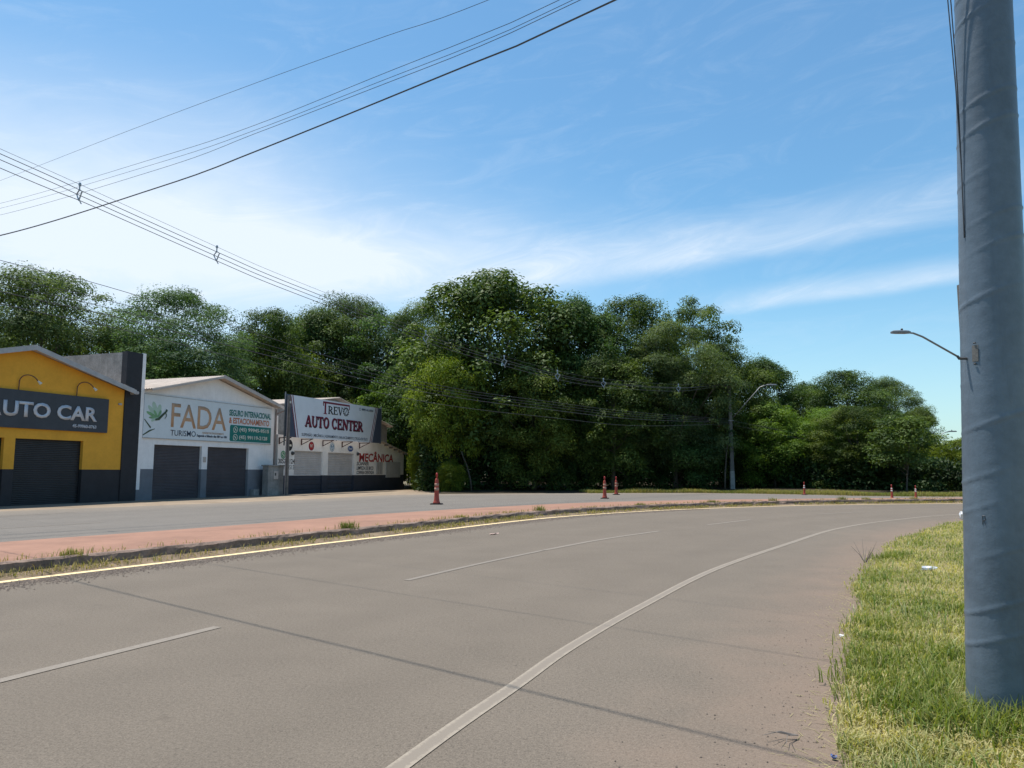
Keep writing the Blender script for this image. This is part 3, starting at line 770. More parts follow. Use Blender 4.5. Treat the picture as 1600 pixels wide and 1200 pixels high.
def crown(seed, H, Rr, z0, nc, rc, flat, nl, L, Wd, prof=.7, openness=0., name='crown'):
    rng = np.random.default_rng(seed); lob = rng.uniform(0, 6.28, 4); cs = []; co = []; ti = []
    while len(cs) < nc:
        u_ = rng.uniform(0, 1); z = z0 + (H - z0) * u_; an = rng.uniform(0, 6.283)
        t_ = (u_ - .5 * prof) / (1.0 - .5 * prof) if u_ > .5 * prof else 0.
        env = Rr * (math.sqrt(max(0., 1 - t_ * t_)) if u_ > .5 * prof else .72 + .28 * u_ / (.5 * prof))
        env *= 1 + .20 * math.sin(2 * an + lob[0]) * math.cos(3 * u_ + lob[1]) + .13 * math.sin(5 * an + lob[2] + 7 * u_)
        r = env * rng.uniform(.08 + openness * .2, 1.) ** .42
        c = np.array([r * math.cos(an), r * math.sin(an), z])
        if openness and cs and min(np.linalg.norm(c - q) for q in cs) < rc * openness * 1.6: 
            if rng.uniform() < .8: continue
        cs.append(c)
    for _ in range(int(nc * .38)):
        u_ = rng.uniform(.25, 1); an = rng.uniform(0, 6.283); t_ = max(0, (u_ - .5 * prof) / (1 - .5 * prof))
        r = Rr * math.sqrt(max(.02, 1 - t_ * t_)) * rng.uniform(.98, 1.16); cs.append(np.array([r * math.cos(an), r * math.sin(an), z0 + (H - z0) * u_ * rng.uniform(.97, 1.05)]))
    for ci, c in enumerate(cs):
        rr = rc * (rng.uniform(.6, 1.4) if ci < nc else rng.uniform(.28, .62)); n = int(nl * (rr / rc) ** 2); d = unit(rng.normal(0, 1, (n * 2, 3)))
        d = d[(d[:, 2] > -.15) | (rng.uniform(0, 1, n * 2) < .22)][:n]
        # each clump is a cap of leaf sprays
        sub = unit(rng.normal(0, 1, (14, 3)) + np.array([0, 0, .5])); k = rng.integers(0, 14, len(d)); d2 = unit(d * .62 + sub[k] * .7)
        rad = np.where(rng.uniform(0, 1, (len(d), 1)) < .72, rng.uniform(.82, 1.05, (len(d), 1)), rng.uniform(.3, .9, (len(d), 1)))
        p = d2 * rad * rr * (1 + .16 * rng.normal(0, 1, (14, 1))[k]); p[:, 2] *= flat
        nr = d2 * .8 + np.array([0, 0, .45]) + rng.normal(0, .33, (len(d), 3))
        co.append(leaf_quads(rng, c + p, nr, L, Wd)); ti.append(np.clip(rng.uniform(.0, .85) + rng.normal(0, .20, len(d)), 0, 1))
    return quads(name, np.concatenate(co), np.concatenate(ti), None, False), cs


def trunk_mesh(seed, H, cs, r0, nlimb, split=.35, lean=.4):
    rng = random.Random(seed); mb = MB(); top = H * .80; pts = []; ph = rng.uniform(0, 6.28)
    for i in range(8):
        u_ = i / 7; pts.append(Vector((math.sin(u_ * 2.6 + ph) * lean * u_, math.cos(u_ * 2.1 + ph) * lean * u_, -.25 + u_ * (top + .25))))
    mb.tube(pts, [r0 * (1.35 if i == 0 else 1) * (1 - .82 * i / 7) for i in range(8)], 9)
    pick = rng.sample(range(len(cs)), min(nlimb, len(cs)))
    for k in pick:
        c = Vector(cs[k]); zb = max(H * split * rng.uniform(.55, 1.1), c.z * rng.uniform(.45, .72)); zb = min(zb, top * .95)
        u_ = zb / top; s = pts[min(7, int(u_ * 7))].lerp(pts[min(7, int(u_ * 7) + 1)], u_ * 7 - int(u_ * 7)); s = Vector((s.x, s.y, zb))
        m1 = s.lerp(c, .45) + Vector((rng.uniform(-.4, .4), rng.uniform(-.4, .4), -.12 * (c - s).length + rng.uniform(0, .5)))
        rb = r0 * (1 - .82 * u_) * .5
        mb.tube([s, s.lerp(m1, .55), m1, m1.lerp(c, .6) + Vector((rng.uniform(-.2, .2), rng.uniform(-.2, .2), .1)), c], [rb, rb * .8, rb * .58, rb * .38, rb * .15], 6)
    me = mb.mesh('trunk'); me.materials.append(M['bark'])
    for p in me.polygons: p.use_smooth = True
    return me


KIND = {}


def kind(k, mat, seed, H, Rr, z0, nc, rc, flat, nl, L, Wd, r0, nlimb, prof=.7, openness=0., split=.35):
    me, cs = crown(seed, H, Rr, z0, nc, rc, flat, nl, L, Wd, prof, openness); me.materials.append(M[mat])
    KIND[k] = (me, trunk_mesh(seed, H, cs, r0, nlimb, split), H, Rr)


kind('dome', 'leaf_dark', 11, 17, 7.2, 1.5, 210, 1.5, .85, 300, .34, .19, .38, 26, .95)
kind('tall', 'leaf_mid', 12, 16, 5.6, 1.0, 165, 1.45, .75, 400, .23, .125, .30, 22, .95)
kind('tall2', 'leaf_mid', 13, 16, 5.8, .8, 165, 1.45, .7, 400, .23, .12, .30, 22, .9)
kind('feather', 'leaf_feather', 14, 16, 6.2, 3.0, 150, 1.5, .55, 460, .22, .09, .28, 34, .95, .35)
kind('feather2', 'leaf_feather', 15, 16, 6.0, 2.5, 160, 1.45, .55, 460, .22, .09, .28, 34, 1.0, .35)
kind('open', 'leaf_mid', 16, 17, 4.6, 7.0, 46, 1.3, .5, 360, .25, .13, .24, 34, 1.1, .6, .5)
kind('bright', 'leaf_bright', 17, 8, 3.5, 1.0, 120, 1.0, .75, 340, .18, .085, .14, 16, 1.15)
kind('bright2', 'leaf_bright', 18, 8, 3.6, 2.2, 110, 1.05, .65, 340, .18, .08, .14, 16, 1.15, .25)
kind('young', 'leaf_mid', 19, 6, 1.8, 2.2, 36, .75, .7, 210, .19, .10, .06, 12, .9, .3)
kind('bush', 'leaf_bright', 20, 3.2, 1.9, .2, 60, .7, .75, 210, .17, .08, .07, 10, .9)


GROW = 1.10


def tree(kd, X, Y, H, Rr, label, name='tree', cat='tree', rz=None, group='trees of the wood', zb=0.):
    me, tm, h0, r0 = KIND[kd]; o = empty(name, (X, Y, zb)); o.rotation_euler.z = random.uniform(0, 6.28) if rz is None else rz
    o.scale = (Rr * GROW / r0, Rr * GROW / r0, H * .93 / h0); tag(o, label, cat, group)
    link('trunk', tm, None, o); link('crown', me, None, o)
    return o


TREES = [  # kind, x, y, height, crown radius, label
    ('feather', -38.4, 62, 18.4, 5.9, 'hazy feathery tree rising over the roof of the yellow garage'),
    ('bright2', -42.5, 68, 15.6, 4.0, 'lighter tree at the picture edge behind the yellow garage'),
    ('bright', -34.6, 66, 14.0, 3.0, 'low yellow-green tree between the two feathery crowns over the concrete parapet'),
    ('tall', -37, 73, 13.0, 4.5, 'dark filler tree behind the yellow-green one over the parapet'),
    ('feather2', -28.3, 64, 17.4, 5.4, 'broad feathery tree over the ridge of the white gabled building'),
    ('tall2', -24.2, 75, 18.0, 4.2, 'distant dark tree just beyond the ridge end of the white building'),
    ('tall', -26.5, 60, 10.6, 4.4, 'dark rounded tree close behind the white gabled building roof'),
    ('tall', -21.6, 84, 19.6, 5.2, 'tall grey-green tree over the gap between the white building and the hoarding'),
    ('bright2', -24.6, 78, 15.4, 3.9, 'light green tree behind the far slope of the white building'),
    ('feather', -18.4, 85, 22.0, 5.4, 'tall ragged-topped tree rising right behind the hoarding'),
    ('tall2', -20.6, 80, 13.0, 4.6, 'dark low-crowned tree behind the hoarding and its end post'),
    ('open', -13.6, 83, 20.4, 4.8, 'thin open tree with bare forks and sky between its limbs'),
    ('feather2', -9.6, 82, 20.4, 4.2, 'pale feathery crown between the open tree and the great dome'),
    ('dome', -1.6, 67, 19.3, 7.0, 'great dark dome-topped tree, the tallest of the wood'),
    ('dome', -7.4, 76, 14.6, 4.4, 'dark large-leaved tree under the flank of the great dome'),
    ('bright2', -4.9, 61.5, 11.4, 2.7, 'bright green tree standing forward under the great dome'),
    ('bright2', -11.6, 78, 11.4, 3.6, 'bushy green tree at the corner of the cream workshop'),
    ('tall', 6.0, 66, 16.8, 3.9, 'tall tree just past the great dome, crown sloping away'),
    ('tall2', 10.5, 67.5, 17.5, 4.4, 'tall rounded tree midway between the dome and the bare-limbed one'),
    ('open', 17.4, 71.5, 18.8, 3.1, 'slender tree whose tufted top stands clear against the sky'),
    ('feather2', 13.6, 64.5, 14.6, 4.2, 'feathery tree leaning out behind the overhead cables'),
    ('tall2', 1.8, 62.5, 11.6, 3.6, 'deep shaded tree at the front under the great dome'),
    ('tall', 8.2, 62.8, 11.4, 3.5, 'deep shaded tree at the front behind the paired traffic posts'),
    ('tall', 14.2, 65, 10.6, 3.5, 'dark tree at the front just short of the street light pole'),
    ('tall2', 18.9, 68.5, 13.4, 3.6, 'dark tree straight behind the street light pole'),
    ('tall', 24.3, 74, 12.6, 3.6, 'round grey-green crown standing beyond the street light arm'),
    ('bright', 22.2, 65.2, 7.3, 2.9, 'bright yellow-green tree beside the street light pole'),
    ('bright2', 26.0, 64, 6.6, 2.6, 'smaller bright green tree next to the yellow-green one'),
    ('dome', 29.0, 76, 10.4, 3.0, 'dark low crown in the dip between two taller crowns'),
    ('tall2', 30.2, 69, 10.9, 3.7, 'dense round tree, first of the far clump past the dip'),
    ('feather', 34.2, 69.5, 10.4, 2.7, 'feathery tree, middle of the far clump past the dip'),
    ('tall', 34.8, 66, 7.0, 1.9, 'low dark tree closing the far clump by the distant lamp'),
    ('tall2', 27.2, 61, 6.9, 3.0, 'dark tree in front of the far clump'),
    ('young', 28.0, 55, 5.6, 1.9, 'young slender-stemmed tree at the verge in front of the far clump'),
    ('bright', 35.6, 60, 4.1, 2.6, 'light green scrubby tree at the foot of the far clump'),
    ('bright2', 41.5, 64, 3.9, 3.2, 'light green tree right behind the near pole beyond the road'),
    ('tall', 50.5, 72, 13.6, 4.5, 'tree whose leaves show past the outer side of the near pole'),
]
for i, (kd, X, Y, H, Rr, lb) in enumerate(TREES): tree(kd, X, Y, H, Rr, lb, rz=i * 2.399)
for X, Y, H, Rr, lb in ((-7.7, 66.5, 5.2, .95, 'leafy shrub climbing beside the end wall of the cream workshop'), (-4.6, 58.6, 2.3, .9, 'small sunlit shrub at the wood edge behind the tallest traffic post')):
    tree('bush', X, Y, H, Rr, lb, 'shrub', 'shrub', group='shrubs along the wood edge')

# understory: the dark leafy mass below the crowns
EDGE = spline([(-8.3, 69), (-6.6, 61.5), (-4, 60.2), (0, 60.2), (5, 61.3), (11, 63.4), (16, 65), (19, 65.5), (23, 62.5), (27, 57.5), (32, 55.5), (42, 55), (58, 57)], 400)
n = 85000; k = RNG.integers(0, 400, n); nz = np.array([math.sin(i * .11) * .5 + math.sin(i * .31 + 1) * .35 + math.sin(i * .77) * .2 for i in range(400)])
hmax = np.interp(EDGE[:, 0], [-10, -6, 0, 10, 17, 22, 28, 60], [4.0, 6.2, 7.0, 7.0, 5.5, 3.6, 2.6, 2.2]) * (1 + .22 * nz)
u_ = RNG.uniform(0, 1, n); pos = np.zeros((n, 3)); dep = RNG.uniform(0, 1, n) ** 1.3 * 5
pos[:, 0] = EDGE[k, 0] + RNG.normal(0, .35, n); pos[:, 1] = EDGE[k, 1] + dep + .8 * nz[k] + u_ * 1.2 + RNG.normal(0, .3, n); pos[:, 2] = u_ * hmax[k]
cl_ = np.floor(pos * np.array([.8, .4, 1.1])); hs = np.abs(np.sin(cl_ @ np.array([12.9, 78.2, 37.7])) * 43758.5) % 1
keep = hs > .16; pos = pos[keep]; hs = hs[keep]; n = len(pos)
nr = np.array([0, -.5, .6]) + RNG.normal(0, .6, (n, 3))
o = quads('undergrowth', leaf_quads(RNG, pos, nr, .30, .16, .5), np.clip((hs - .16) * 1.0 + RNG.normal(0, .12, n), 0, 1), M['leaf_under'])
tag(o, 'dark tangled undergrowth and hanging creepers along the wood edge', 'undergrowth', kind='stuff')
# the wood goes on behind: one far mass
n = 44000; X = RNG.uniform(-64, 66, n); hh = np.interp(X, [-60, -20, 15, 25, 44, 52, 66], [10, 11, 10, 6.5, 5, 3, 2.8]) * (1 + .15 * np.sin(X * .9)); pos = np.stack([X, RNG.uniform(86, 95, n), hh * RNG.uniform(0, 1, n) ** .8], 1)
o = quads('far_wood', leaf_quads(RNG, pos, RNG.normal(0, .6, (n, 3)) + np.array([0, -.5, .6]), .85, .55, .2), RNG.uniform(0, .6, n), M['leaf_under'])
tag(o, 'deep interior of the wood, seen dark between the trunks', 'wood', kind='stuff')


def blades(name, pos, h, w, tint, mat, bend=.5, parent=None):
    n = len(pos); a = RNG.uniform(0, 6.283, n); d = np.stack([np.cos(a), np.sin(a), np.zeros(n)], 1); s = np.stack([-d[:, 1], d[:, 0], np.zeros(n)], 1)
    h = h[:, None]; w = w[:, None] if hasattr(w, '__len__') else w; bd = (RNG.uniform(.15, 1.2, (n, 1)) * bend); up = np.array([0, 0, 1.])
    p1 = pos + up * h * .55 + d * h * bd * .35; p2 = pos + up * h * (1 - .35 * bd) + d * h * bd
    q1 = np.stack([pos - s * w * .5, pos + s * w * .5, p1 + s * w * .42, p1 - s * w * .42], 1); q2 = np.stack([p1 - s * w * .42, p1 + s * w * .42, p2 + s * w * .06, p2 - s * w * .06], 1)
    return quads(name, np.concatenate([q1, q2]), np.concatenate([tint, tint]), mat, parent)


# verge grass: mown, half straw, taller and greener by the near pole
gd = []
G2 = spline(GRS, 1200); G2 = G2[(G2[:, 1] > 2.2) & (G2[:, 1] < 31)]; tt = np.gradient(G2, axis=0); tt /= np.linalg.norm(tt, axis=1)[:, None]
n = 118000; wgt = 1 / (G2[:, 1] ** 1.15); k = RNG.choice(len(G2), n, p=wgt / wgt.sum()); wd_ = np.minimum(7.0, .75 + G2[k, 1] * .42)
off_ = RNG.uniform(0, 1, n) ** 1.05 * wd_ + .07 + .10 * np.sin(k * .11) * np.sin(k * .037 + 1)
px = G2[k, 0] + tt[k, 1] * off_ + RNG.normal(0, .03, n); py = G2[k, 1] - tt[k, 0] * off_ + RNG.normal(0, .08, n)
f1 = np.sin(px * 1.9 + py * .7) * np.sin(py * 1.35 - px * .8) + .5 * np.sin(px * 5.1 + 1) * np.sin(py * 4.3); f2 = np.sin(px * 7.7 + py * 3.1) * np.sin(py * 8.3 - px * 2.2)
base = .44 - .30 * f1 - .14 * f2 + .05 * np.clip(py - 12, -4, 8) / 8
tint = np.clip(base + RNG.normal(0, .20, n), 0, 1)
hg = (.050 + .045 * RNG.uniform(0, 1, n) ** 2 + .035 * np.clip(-base + .55, 0, 1)) * (1 + .25 * f2)
o = blades('verge_grass', np.stack([px, py, np.full(n, .02) + .03 * np.clip(off_, 0, 1)], 1), hg, .0065 + .0006 * py, tint, M['grass'], .9)
tag(o, 'short half-dry grass on the verge by the near pole', 'grass', kind='stuff')
P_ = []; T_ = []; H_ = []
TUFT = [(2.66, 4.75, .22, 320), (2.80, 4.50, .20, 300), (3.02, 4.50, .22, 420), (3.22, 4.62, .24, 380), (2.55, 4.55, .20, 360), (2.85, 4.2, .18, 300), (3.2, 4.3, .2, 260), (2.45, 5.0, .20, 300), (2.7, 5.25, .22, 320), (3.0, 5.6, .20, 260), (2.35, 4.75, .16, 240), (2.5, 5.6, .14, 240), (2.9, 6.2, .16, 260), (3.4, 6.2, .20, 260), (3.45, 7.5, .16, 240), (3.2, 6.9, .15, 220), (2.75, 6.0, .15, 220), (4.3, 9.1, .14, 240), (4.7, 8.2, .16, 220), (6.4, 13.3, .16, 300), (6.9, 13.8, .15, 240), (3.9, 5.6, .3, 300)]
for (a, b, h, c) in TUFT:
    q = RNG.normal(0, .11 + .15 * h, (c, 2)); P_.append(np.stack([a + q[:, 0], b + q[:, 1], np.full(c, .02)], 1)); H_.append(h * RNG.uniform(.35, 1.1, c)); T_.append(np.clip(RNG.normal(.10, .14, c), 0, 1))
o = blades('grass_tufts', np.concatenate(P_), np.concatenate(H_), .009, np.concatenate(T_), M['grass'], .75)
tag(o, 'long green grass tufts round the foot of the near pole', 'grass', kind='stuff')
# coarse long blades flopping through the mown grass
n = 5200; k = RNG.choice(len(G2), n, p=wgt / wgt.sum()); of = RNG.uniform(0, 1, n) * np.minimum(6, .75 + G2[k, 1] * .4) + .05
px = G2[k, 0] + tt[k, 1] * of; py = G2[k, 1] - tt[k, 0] * of; q = (np.sin(px * 3.7 + 1) * np.sin(py * 2.9 - px) + RNG.normal(0, .35, n)) > .05; px, py = px[q], py[q]; n = len(px)
o = blades('coarse_grass', np.stack([px, py, np.full(n, .03)], 1), RNG.uniform(.09, .21, n), .007 + .0005 * py, np.clip(RNG.choice([.12, .3, .85], n) + RNG.normal(0, .12, n), 0, 1), M['grass'], 1.25)
tag(o, 'coarse long blades flopping over the short verge grass', 'grass', kind='stuff')
# dry straw lying at the road edge
n = 5200; k = RNG.choice(len(G2), n, p=wgt / wgt.sum()); of = RNG.normal(.12, .16, n); a = RNG.uniform(0, 3.14, n); l = RNG.uniform(.03, .11, n)
c0 = np.stack([G2[k, 0] + tt[k, 1] * of, G2[k, 1] - tt[k, 0] * of, RNG.uniform(.008, .05, n) * (of > -.05) + .006], 1); d = np.stack([np.cos(a), np.sin(a), RNG.normal(0, .12, n)], 1) * l[:, None]; s_ = np.stack([-np.sin(a), np.cos(a), np.zeros(n)], 1) * .0017
o = quads('dry_straw', np.stack([c0 - s_, c0 + s_, c0 + d + s_ * .5, c0 + d - s_ * .5], 1), np.clip(RNG.normal(.7, .18, n), 0, 1), M['grass']); tag(o, 'dry straw and clippings along the asphalt edge', 'straw', kind='stuff')
# far grass bank by the wood
F2 = spline(FARE, 1600); F2 = F2[(F2[:, 0] > 5.5) & (F2[:, 0] < 45)]; t2 = np.gradient(F2, axis=0); t2 /= np.linalg.norm(t2, axis=1)[:, None]
n = 24000; k = RNG.integers(0, len(F2), n); of = RNG.uniform(-.3, 2.6, n); px = F2[k, 0] - t2[k, 1] * of; py = F2[k, 1] + t2[k, 0] * of
f1 = np.sin(px * 1.1) * np.sin(px * .43 + 1); o = blades('bank_grass', np.stack([px, py, np.zeros(n) + .05 * np.clip(of, 0, 1)], 1), (.16 + .14 * RNG.uniform(0, 1, n)) * (1 + .4 * f1), .022, np.clip(.30 + .2 * f1 + RNG.normal(0, .2, n), 0, 1), M['weed'], .7)
tag(o, 'ragged grass bank between the far road and the wood', 'grass', kind='stuff')
# weeds and dry grass along the kerb
kl = spline([tuple(p) for p in kerb_line], 2400); kl = kl[(kl[:, 1] > 8) & (kl[:, 1] < 40)]; t3 = np.gradient(kl, axis=0); t3 /= np.linalg.norm(t3, axis=1)[:, None]
n = 17000; k = RNG.integers(0, len(kl), n); dens = np.sin(k * .021) + np.sin(k * .057 + 2) + .7 * np.sin(k * .13); q = RNG.uniform(-2.2, 2.2, n) < dens; k = k[q]; n = len(k)
of = np.where(RNG.uniform(0, 1, n) < .8, RNG.uniform(.0, .29, n), RNG.uniform(-.5, -.12, n)); px = kl[k, 0] + t3[k, 1] * of; py = kl[k, 1] - t3[k, 0] * of
o = blades('kerb_weeds', np.stack([px, py, np.where(of > 0, .02 + .05 * np.clip(.25 - of, 0, .25) / .25, KH - .015)], 1), RNG.uniform(.03, .13, n), .006 + .0004 * py, np.clip(RNG.normal(.62, .28, n), 0, 1), M['weed'], 1.0)
tag(o, 'dry weeds growing along the foot and top of the median kerb', 'weeds', kind='stuff')
P_ = []; H_ = []; T_ = []
for f_, h, c, tn_ in ((.168, .20, 220, .12), (.31, .22, 160, .2), (.40, .13, 120, .2), (.465, .16, 160, .15), (.07, .14, 140, .5), (.24, .12, 130, .6), (.52, .2, 120, .4), (.58, .2, 160, .3), (.60, .16, 120, .5), (.64, .15, 120, .5), (.75, .22, 120, .35), (.80, .25, 60, .6), (.86, .3, 90, .6), (.92, .25, 70, .6)):
    i = int(f_ * len(kl)); q = RNG.normal(0, .10, (c, 2)); P_.append(np.stack([kl[i, 0] - t3[i, 1] * .2 + q[:, 0], kl[i, 1] + t3[i, 0] * .2 + q[:, 1], np.full(c, KH - .02)], 1)); H_.append(h * RNG.uniform(.4, 1.2, c)); T_.append(np.clip(RNG.normal(tn_, .15, c), 0, 1))
o = blades('median_tufts', np.concatenate(P_), np.concatenate(H_), .011, np.concatenate(T_), M['weed'], .8)
tag(o, 'green tufts rooted along the pink median edge', 'grass', kind='stuff')


# loose gravel by the yellow line and shoulder
def stones(name, pts, smin, smax, mat, label, cat):
    n = len(pts); base = np.array([[1, 0, 0], [-1, 0, 0], [0, 1, 0], [0, -1, 0], [0, 0, 1]]) * 1.0; v = base[None] * RNG.uniform(.6, 1.3, (n, 5, 1)); v[:, :, 2] *= .7
    a = RNG.uniform(0, 6.28, n); ca, sa = np.cos(a)[:, None], np.sin(a)[:, None]; x = v[:, :, 0] * ca - v[:, :, 1] * sa; y = v[:, :, 0] * sa + v[:, :, 1] * ca
    v = np.stack([x, y, v[:, :, 2]], 2) * RNG.uniform(smin, smax, (n, 1, 1)) + pts[:, None, :]
    T = np.array([[0, 2, 4], [2, 1, 4], [1, 3, 4], [3, 0, 4]]); f = (T[None] + np.arange(n)[:, None, None] * 5).reshape(-1, 3)
    me = bpy.data.meshes.new(name); me.from_pydata(v.reshape(-1, 3).tolist(), [], f.tolist()); me.update(); return tag(link(name, me, mat), label, cat, kind='stuff')


M['stone'] = plain('gravel_stone', (.20, .155, .125), .95, .4, 30)
yl = spline(YEL, 3000); yl = yl[(yl[:, 1] > 8) & (yl[:, 1] < 32)]; t4 = np.gradient(yl, axis=0); t4 /= np.linalg.norm(t4, axis=1)[:, None]
n = 16000; k = RNG.integers(0, len(yl), n); of = np.abs(RNG.normal(.20, .26, n)) + .13
stones('gravel', np.stack([yl[k, 0] + t4[k, 1] * of, yl[k, 1] - t4[k, 0] * of, np.full(n, .004)], 1), .006, .022, M['stone'], 'loose gravel scattered along the yellow line', 'gravel')
n = 1500; k = RNG.choice(len(G2), n, p=wgt / wgt.sum()); of = -np.abs(RNG.normal(0, .5, n))
stones('grit', np.stack([G2[k, 0] + tt[k, 1] * of, G2[k, 1] - tt[k, 0] * of, np.full(n, .003)], 1), .002, .008, M['stone'], 'fine grit on the dusty asphalt edge', 'grit')

# ------------------------------------------------------------------ traffic posts and cones
M['orange_old'] = plain('faded_orange', (.46, .075, .045), .6, .28, 6, .2)
M['band_old'] = plain('dirty_band', (.50, .26, .18), .6, .25, 8)
M['rubber'] = plain('black_rubber', (.045, .035, .033), .8, .3, 6)
M['white_band'] = plain('white_band', (.62, .58, .54), .5, .15, 6)
M['red_knob'] = plain('red_knob', (.40, .028, .022), .4, .15, 6)


def post_meshes():
    P = {}
    P['base'] = MB().box(-.30, .30, -.30, .30, 0, .05).mesh('base')
    bm = bmesh.new(); bm.from_mesh(P['base']); bmesh.ops.bevel(bm, geom=list(bm.edges), offset=.018, segments=2, affect='EDGES'); bm.to_mesh(P['base']); bm.free(); P['base'].materials.append(M['rubber'])
    def L(n, prof, mat):
        me = MB().lathe(prof, 22).mesh(n); me.materials.append(mat)
        for p in me.polygons: p.use_smooth = True
        P[n] = me
    L('body', [(.19, .05), (.185, .09), (.155, .15), (.135, .25), (.122, .42), (.116, .62), (.108, .80), (.098, 1.0), (.092, 1.10), (.085, 1.16), (.07, 1.20), (.05, 1.21)], M['orange_old'])
    L('knob', [(.045, 1.205), (.04, 1.28), (.055, 1.32), (.062, 1.38), (.05, 1.44), (.02, 1.48)], M['red_knob'])
    L('upper_band', [(.1145, .86), (.1085, .98)], M['band_old']); L('lower_band', [(.1215, .64), (.116, .78)], M['band_old'])
    L('cone_body', [(.20, .05), (.17, .08), (.14, .16), (.125, .35), (.10, .8), (.075, 1.1), (.05, 1.12)], M['orange_old'])
    L('cone_top', [(.045, 1.11), (.04, 1.2), (.06, 1.24), (.06, 1.36), (.03, 1.42)], M['red_knob'])
    L('cone_band', [(.109, .72), (.1005, .86)], M['white_band']); L('cone_band2', [(.0955, .94), (.084, 1.06)], M['white_band'])
    return P


PM = post_meshes()
for x, y, h, kd, lb in ((-3.56, 36.65, 1.48, 0, 'tall faded red traffic post standing alone on the far road'), (5.34, 44.66, 1.27, 0, 'red traffic post, the bigger of the close pair'), (7.03, 52.28, 1.22, 0, 'red traffic post by the grass bank, smaller of the close pair'),
                        (19.46, 51.6, .88, 1, 'striped red cone by the grass, nearest the street light pole'), (21.21, 43.3, .82, 1, 'striped red cone on the median, further from the near pole'), (22.65, 43.5, .76, 1, 'striped red cone on the median, nearer the near pole')):
    o = tag(empty('traffic_post', (x, y, .0 if kd == 0 else (.04 if y < 45 else .02)), random.uniform(-.3, .3)), lb, 'traffic post', 'traffic posts along the median'); s = h / 1.48; o.scale = (s * .92, s * .92, s)
    for nm, key in (((('base', 'base'), ('body', 'body'), ('knob', 'knob'), ('band', 'upper_band'), ('band', 'lower_band'))) if kd == 0 else ((('base', 'base'), ('body', 'cone_body'), ('knob', 'cone_top'), ('band', 'cone_band'), ('band', 'cone_band2')))):
        link(nm, PM[key], None, o)

# ------------------------------------------------------------------ poles
M['pole'] = plain('pole_shell', (.128, .163, .200), .42, .24, 1.6, .45, .14, 60, 0, .5)
M['pole_conc'] = plain('pole_concrete', (.155, .148, .138), .9, .25, 2.0, .3, .3, 30)
M['scuff'] = plain('pale_scuff', (.52, .50, .48), .6, .25, 9)
np_ = tag(empty('utility_pole', (2.985, 4.85, 0)), 'thick grey-blue pole at the road edge close to the camera', 'pole')
np_.scale = (.94, .94, .94)
mb = MB(); prof_n = 700; seg = 48; Hp = 10.2; bump_z = [i * .285 + .22 + .05 * math.sin(i * 2.1) for i in range(36)]
for i in range(prof_n):
    z = -.25 + (Hp + .25) * i / (prof_n - 1); r = .217 - .0078 * z
    for j in range(seg):
        th = 2 * math.pi * j / seg; zz = z - .075 * math.cos(th + .6); e = 0.
        kk = min(bump_z, key=lambda q: abs(q - zz)); dd = (zz - kk) / .009
        if abs(dd) < 4: e += .0062 * math.exp(-dd * dd) * (.55 + .45 * math.sin(kk * 31 + th))
        e += .00022 * math.sin(zz * 74 + 3 * math.sin(th * 2)) + .0003 * math.sin(zz * 9 + 2 * th)
        mb.v.append(((r + e) * math.cos(th) + .041 * z, (r + e) * math.sin(th), z))
mb.f = [(i * seg + j, i * seg + (j + 1) % seg, (i + 1) * seg + (j + 1) % seg, (i + 1) * seg + j) for i in range(prof_n - 1) for j in range(seg)]
mb.build('shaft', M['pole'], np_, True)


def on_pole(z, th, out=0.):
    r = .217 - .0078 * z + out; return Vector((r * math.cos(R(th)) + .041 * z, r * math.sin(R(th)), z))


def patch(name, z0, z1, a0, a1, mat, out=.006):
    mb = MB(); k = 6
    for zz in (z0, z1):
        for i in range(k + 1): mb.v.append(tuple(on_pole(zz, a0 + (a1 - a0) * i / k, out)))
    mb.f = [(i, i + 1, i + k + 2, i + k + 1) for i in range(k)]; return mb.build(name, mat, np_)


patch('identity_plate', 2.33, 2.44, 200, 212, M['pole_conc'], .0045)
for z, a in ((2.455, 206), (2.315, 206)): MB().tube([on_pole(z, a - 2, .008), on_pole(z, a + 2, .008)], .005, 6).build('plate_rivet', C['dark_steel'], np_)
mk = MB()
for (z, a, z2, a2) in ((1.26, 212, 1.315, 212), (1.315, 212, 1.315, 216), (1.315, 216, 1.29, 217), (1.29, 217, 1.285, 212), (1.285, 214, 1.26, 217)): mk.tube([on_pole(z, a, .001), on_pole(z2, a2, .001)], .0022, 5)
mk.build('painted_letter', C['dark_steel'], np_)
MB().tube([on_pole(2.36, 186, 0), on_pole(2.36, 184, .05), on_pole(2.38, 183, .06)], .009, 6).build('bolt', C['dark_steel'], np_)
for q in (0, .022):
    MB().tube([Vector((-.16 - q, -.06, 7.5)), on_pole(5.6, 184, .11 + q), on_pole(4.9, 184, .06 + q), on_pole(4.3, 185, .028 + q * .6), on_pole(3.7, 186, .012), on_pole(3.2, 187, .004)], .0045, 6).build('drop_cable', C['dark_steel'], np_)


def wire(name, pts, r, label, group, n=60, mat='cable', wcat='cable'):
    P = spline(pts, n); return tag(MB().tube([tuple(p) for p in P], r, 5).build(name, M[mat]), label, wcat, group)


M['cable'] = plain('black_cable', (.075, .075, .08), .6, .15, 5)
M['spacer'] = plain('spacer_polymer', (.30, .38, .45), .5, .15, 6)


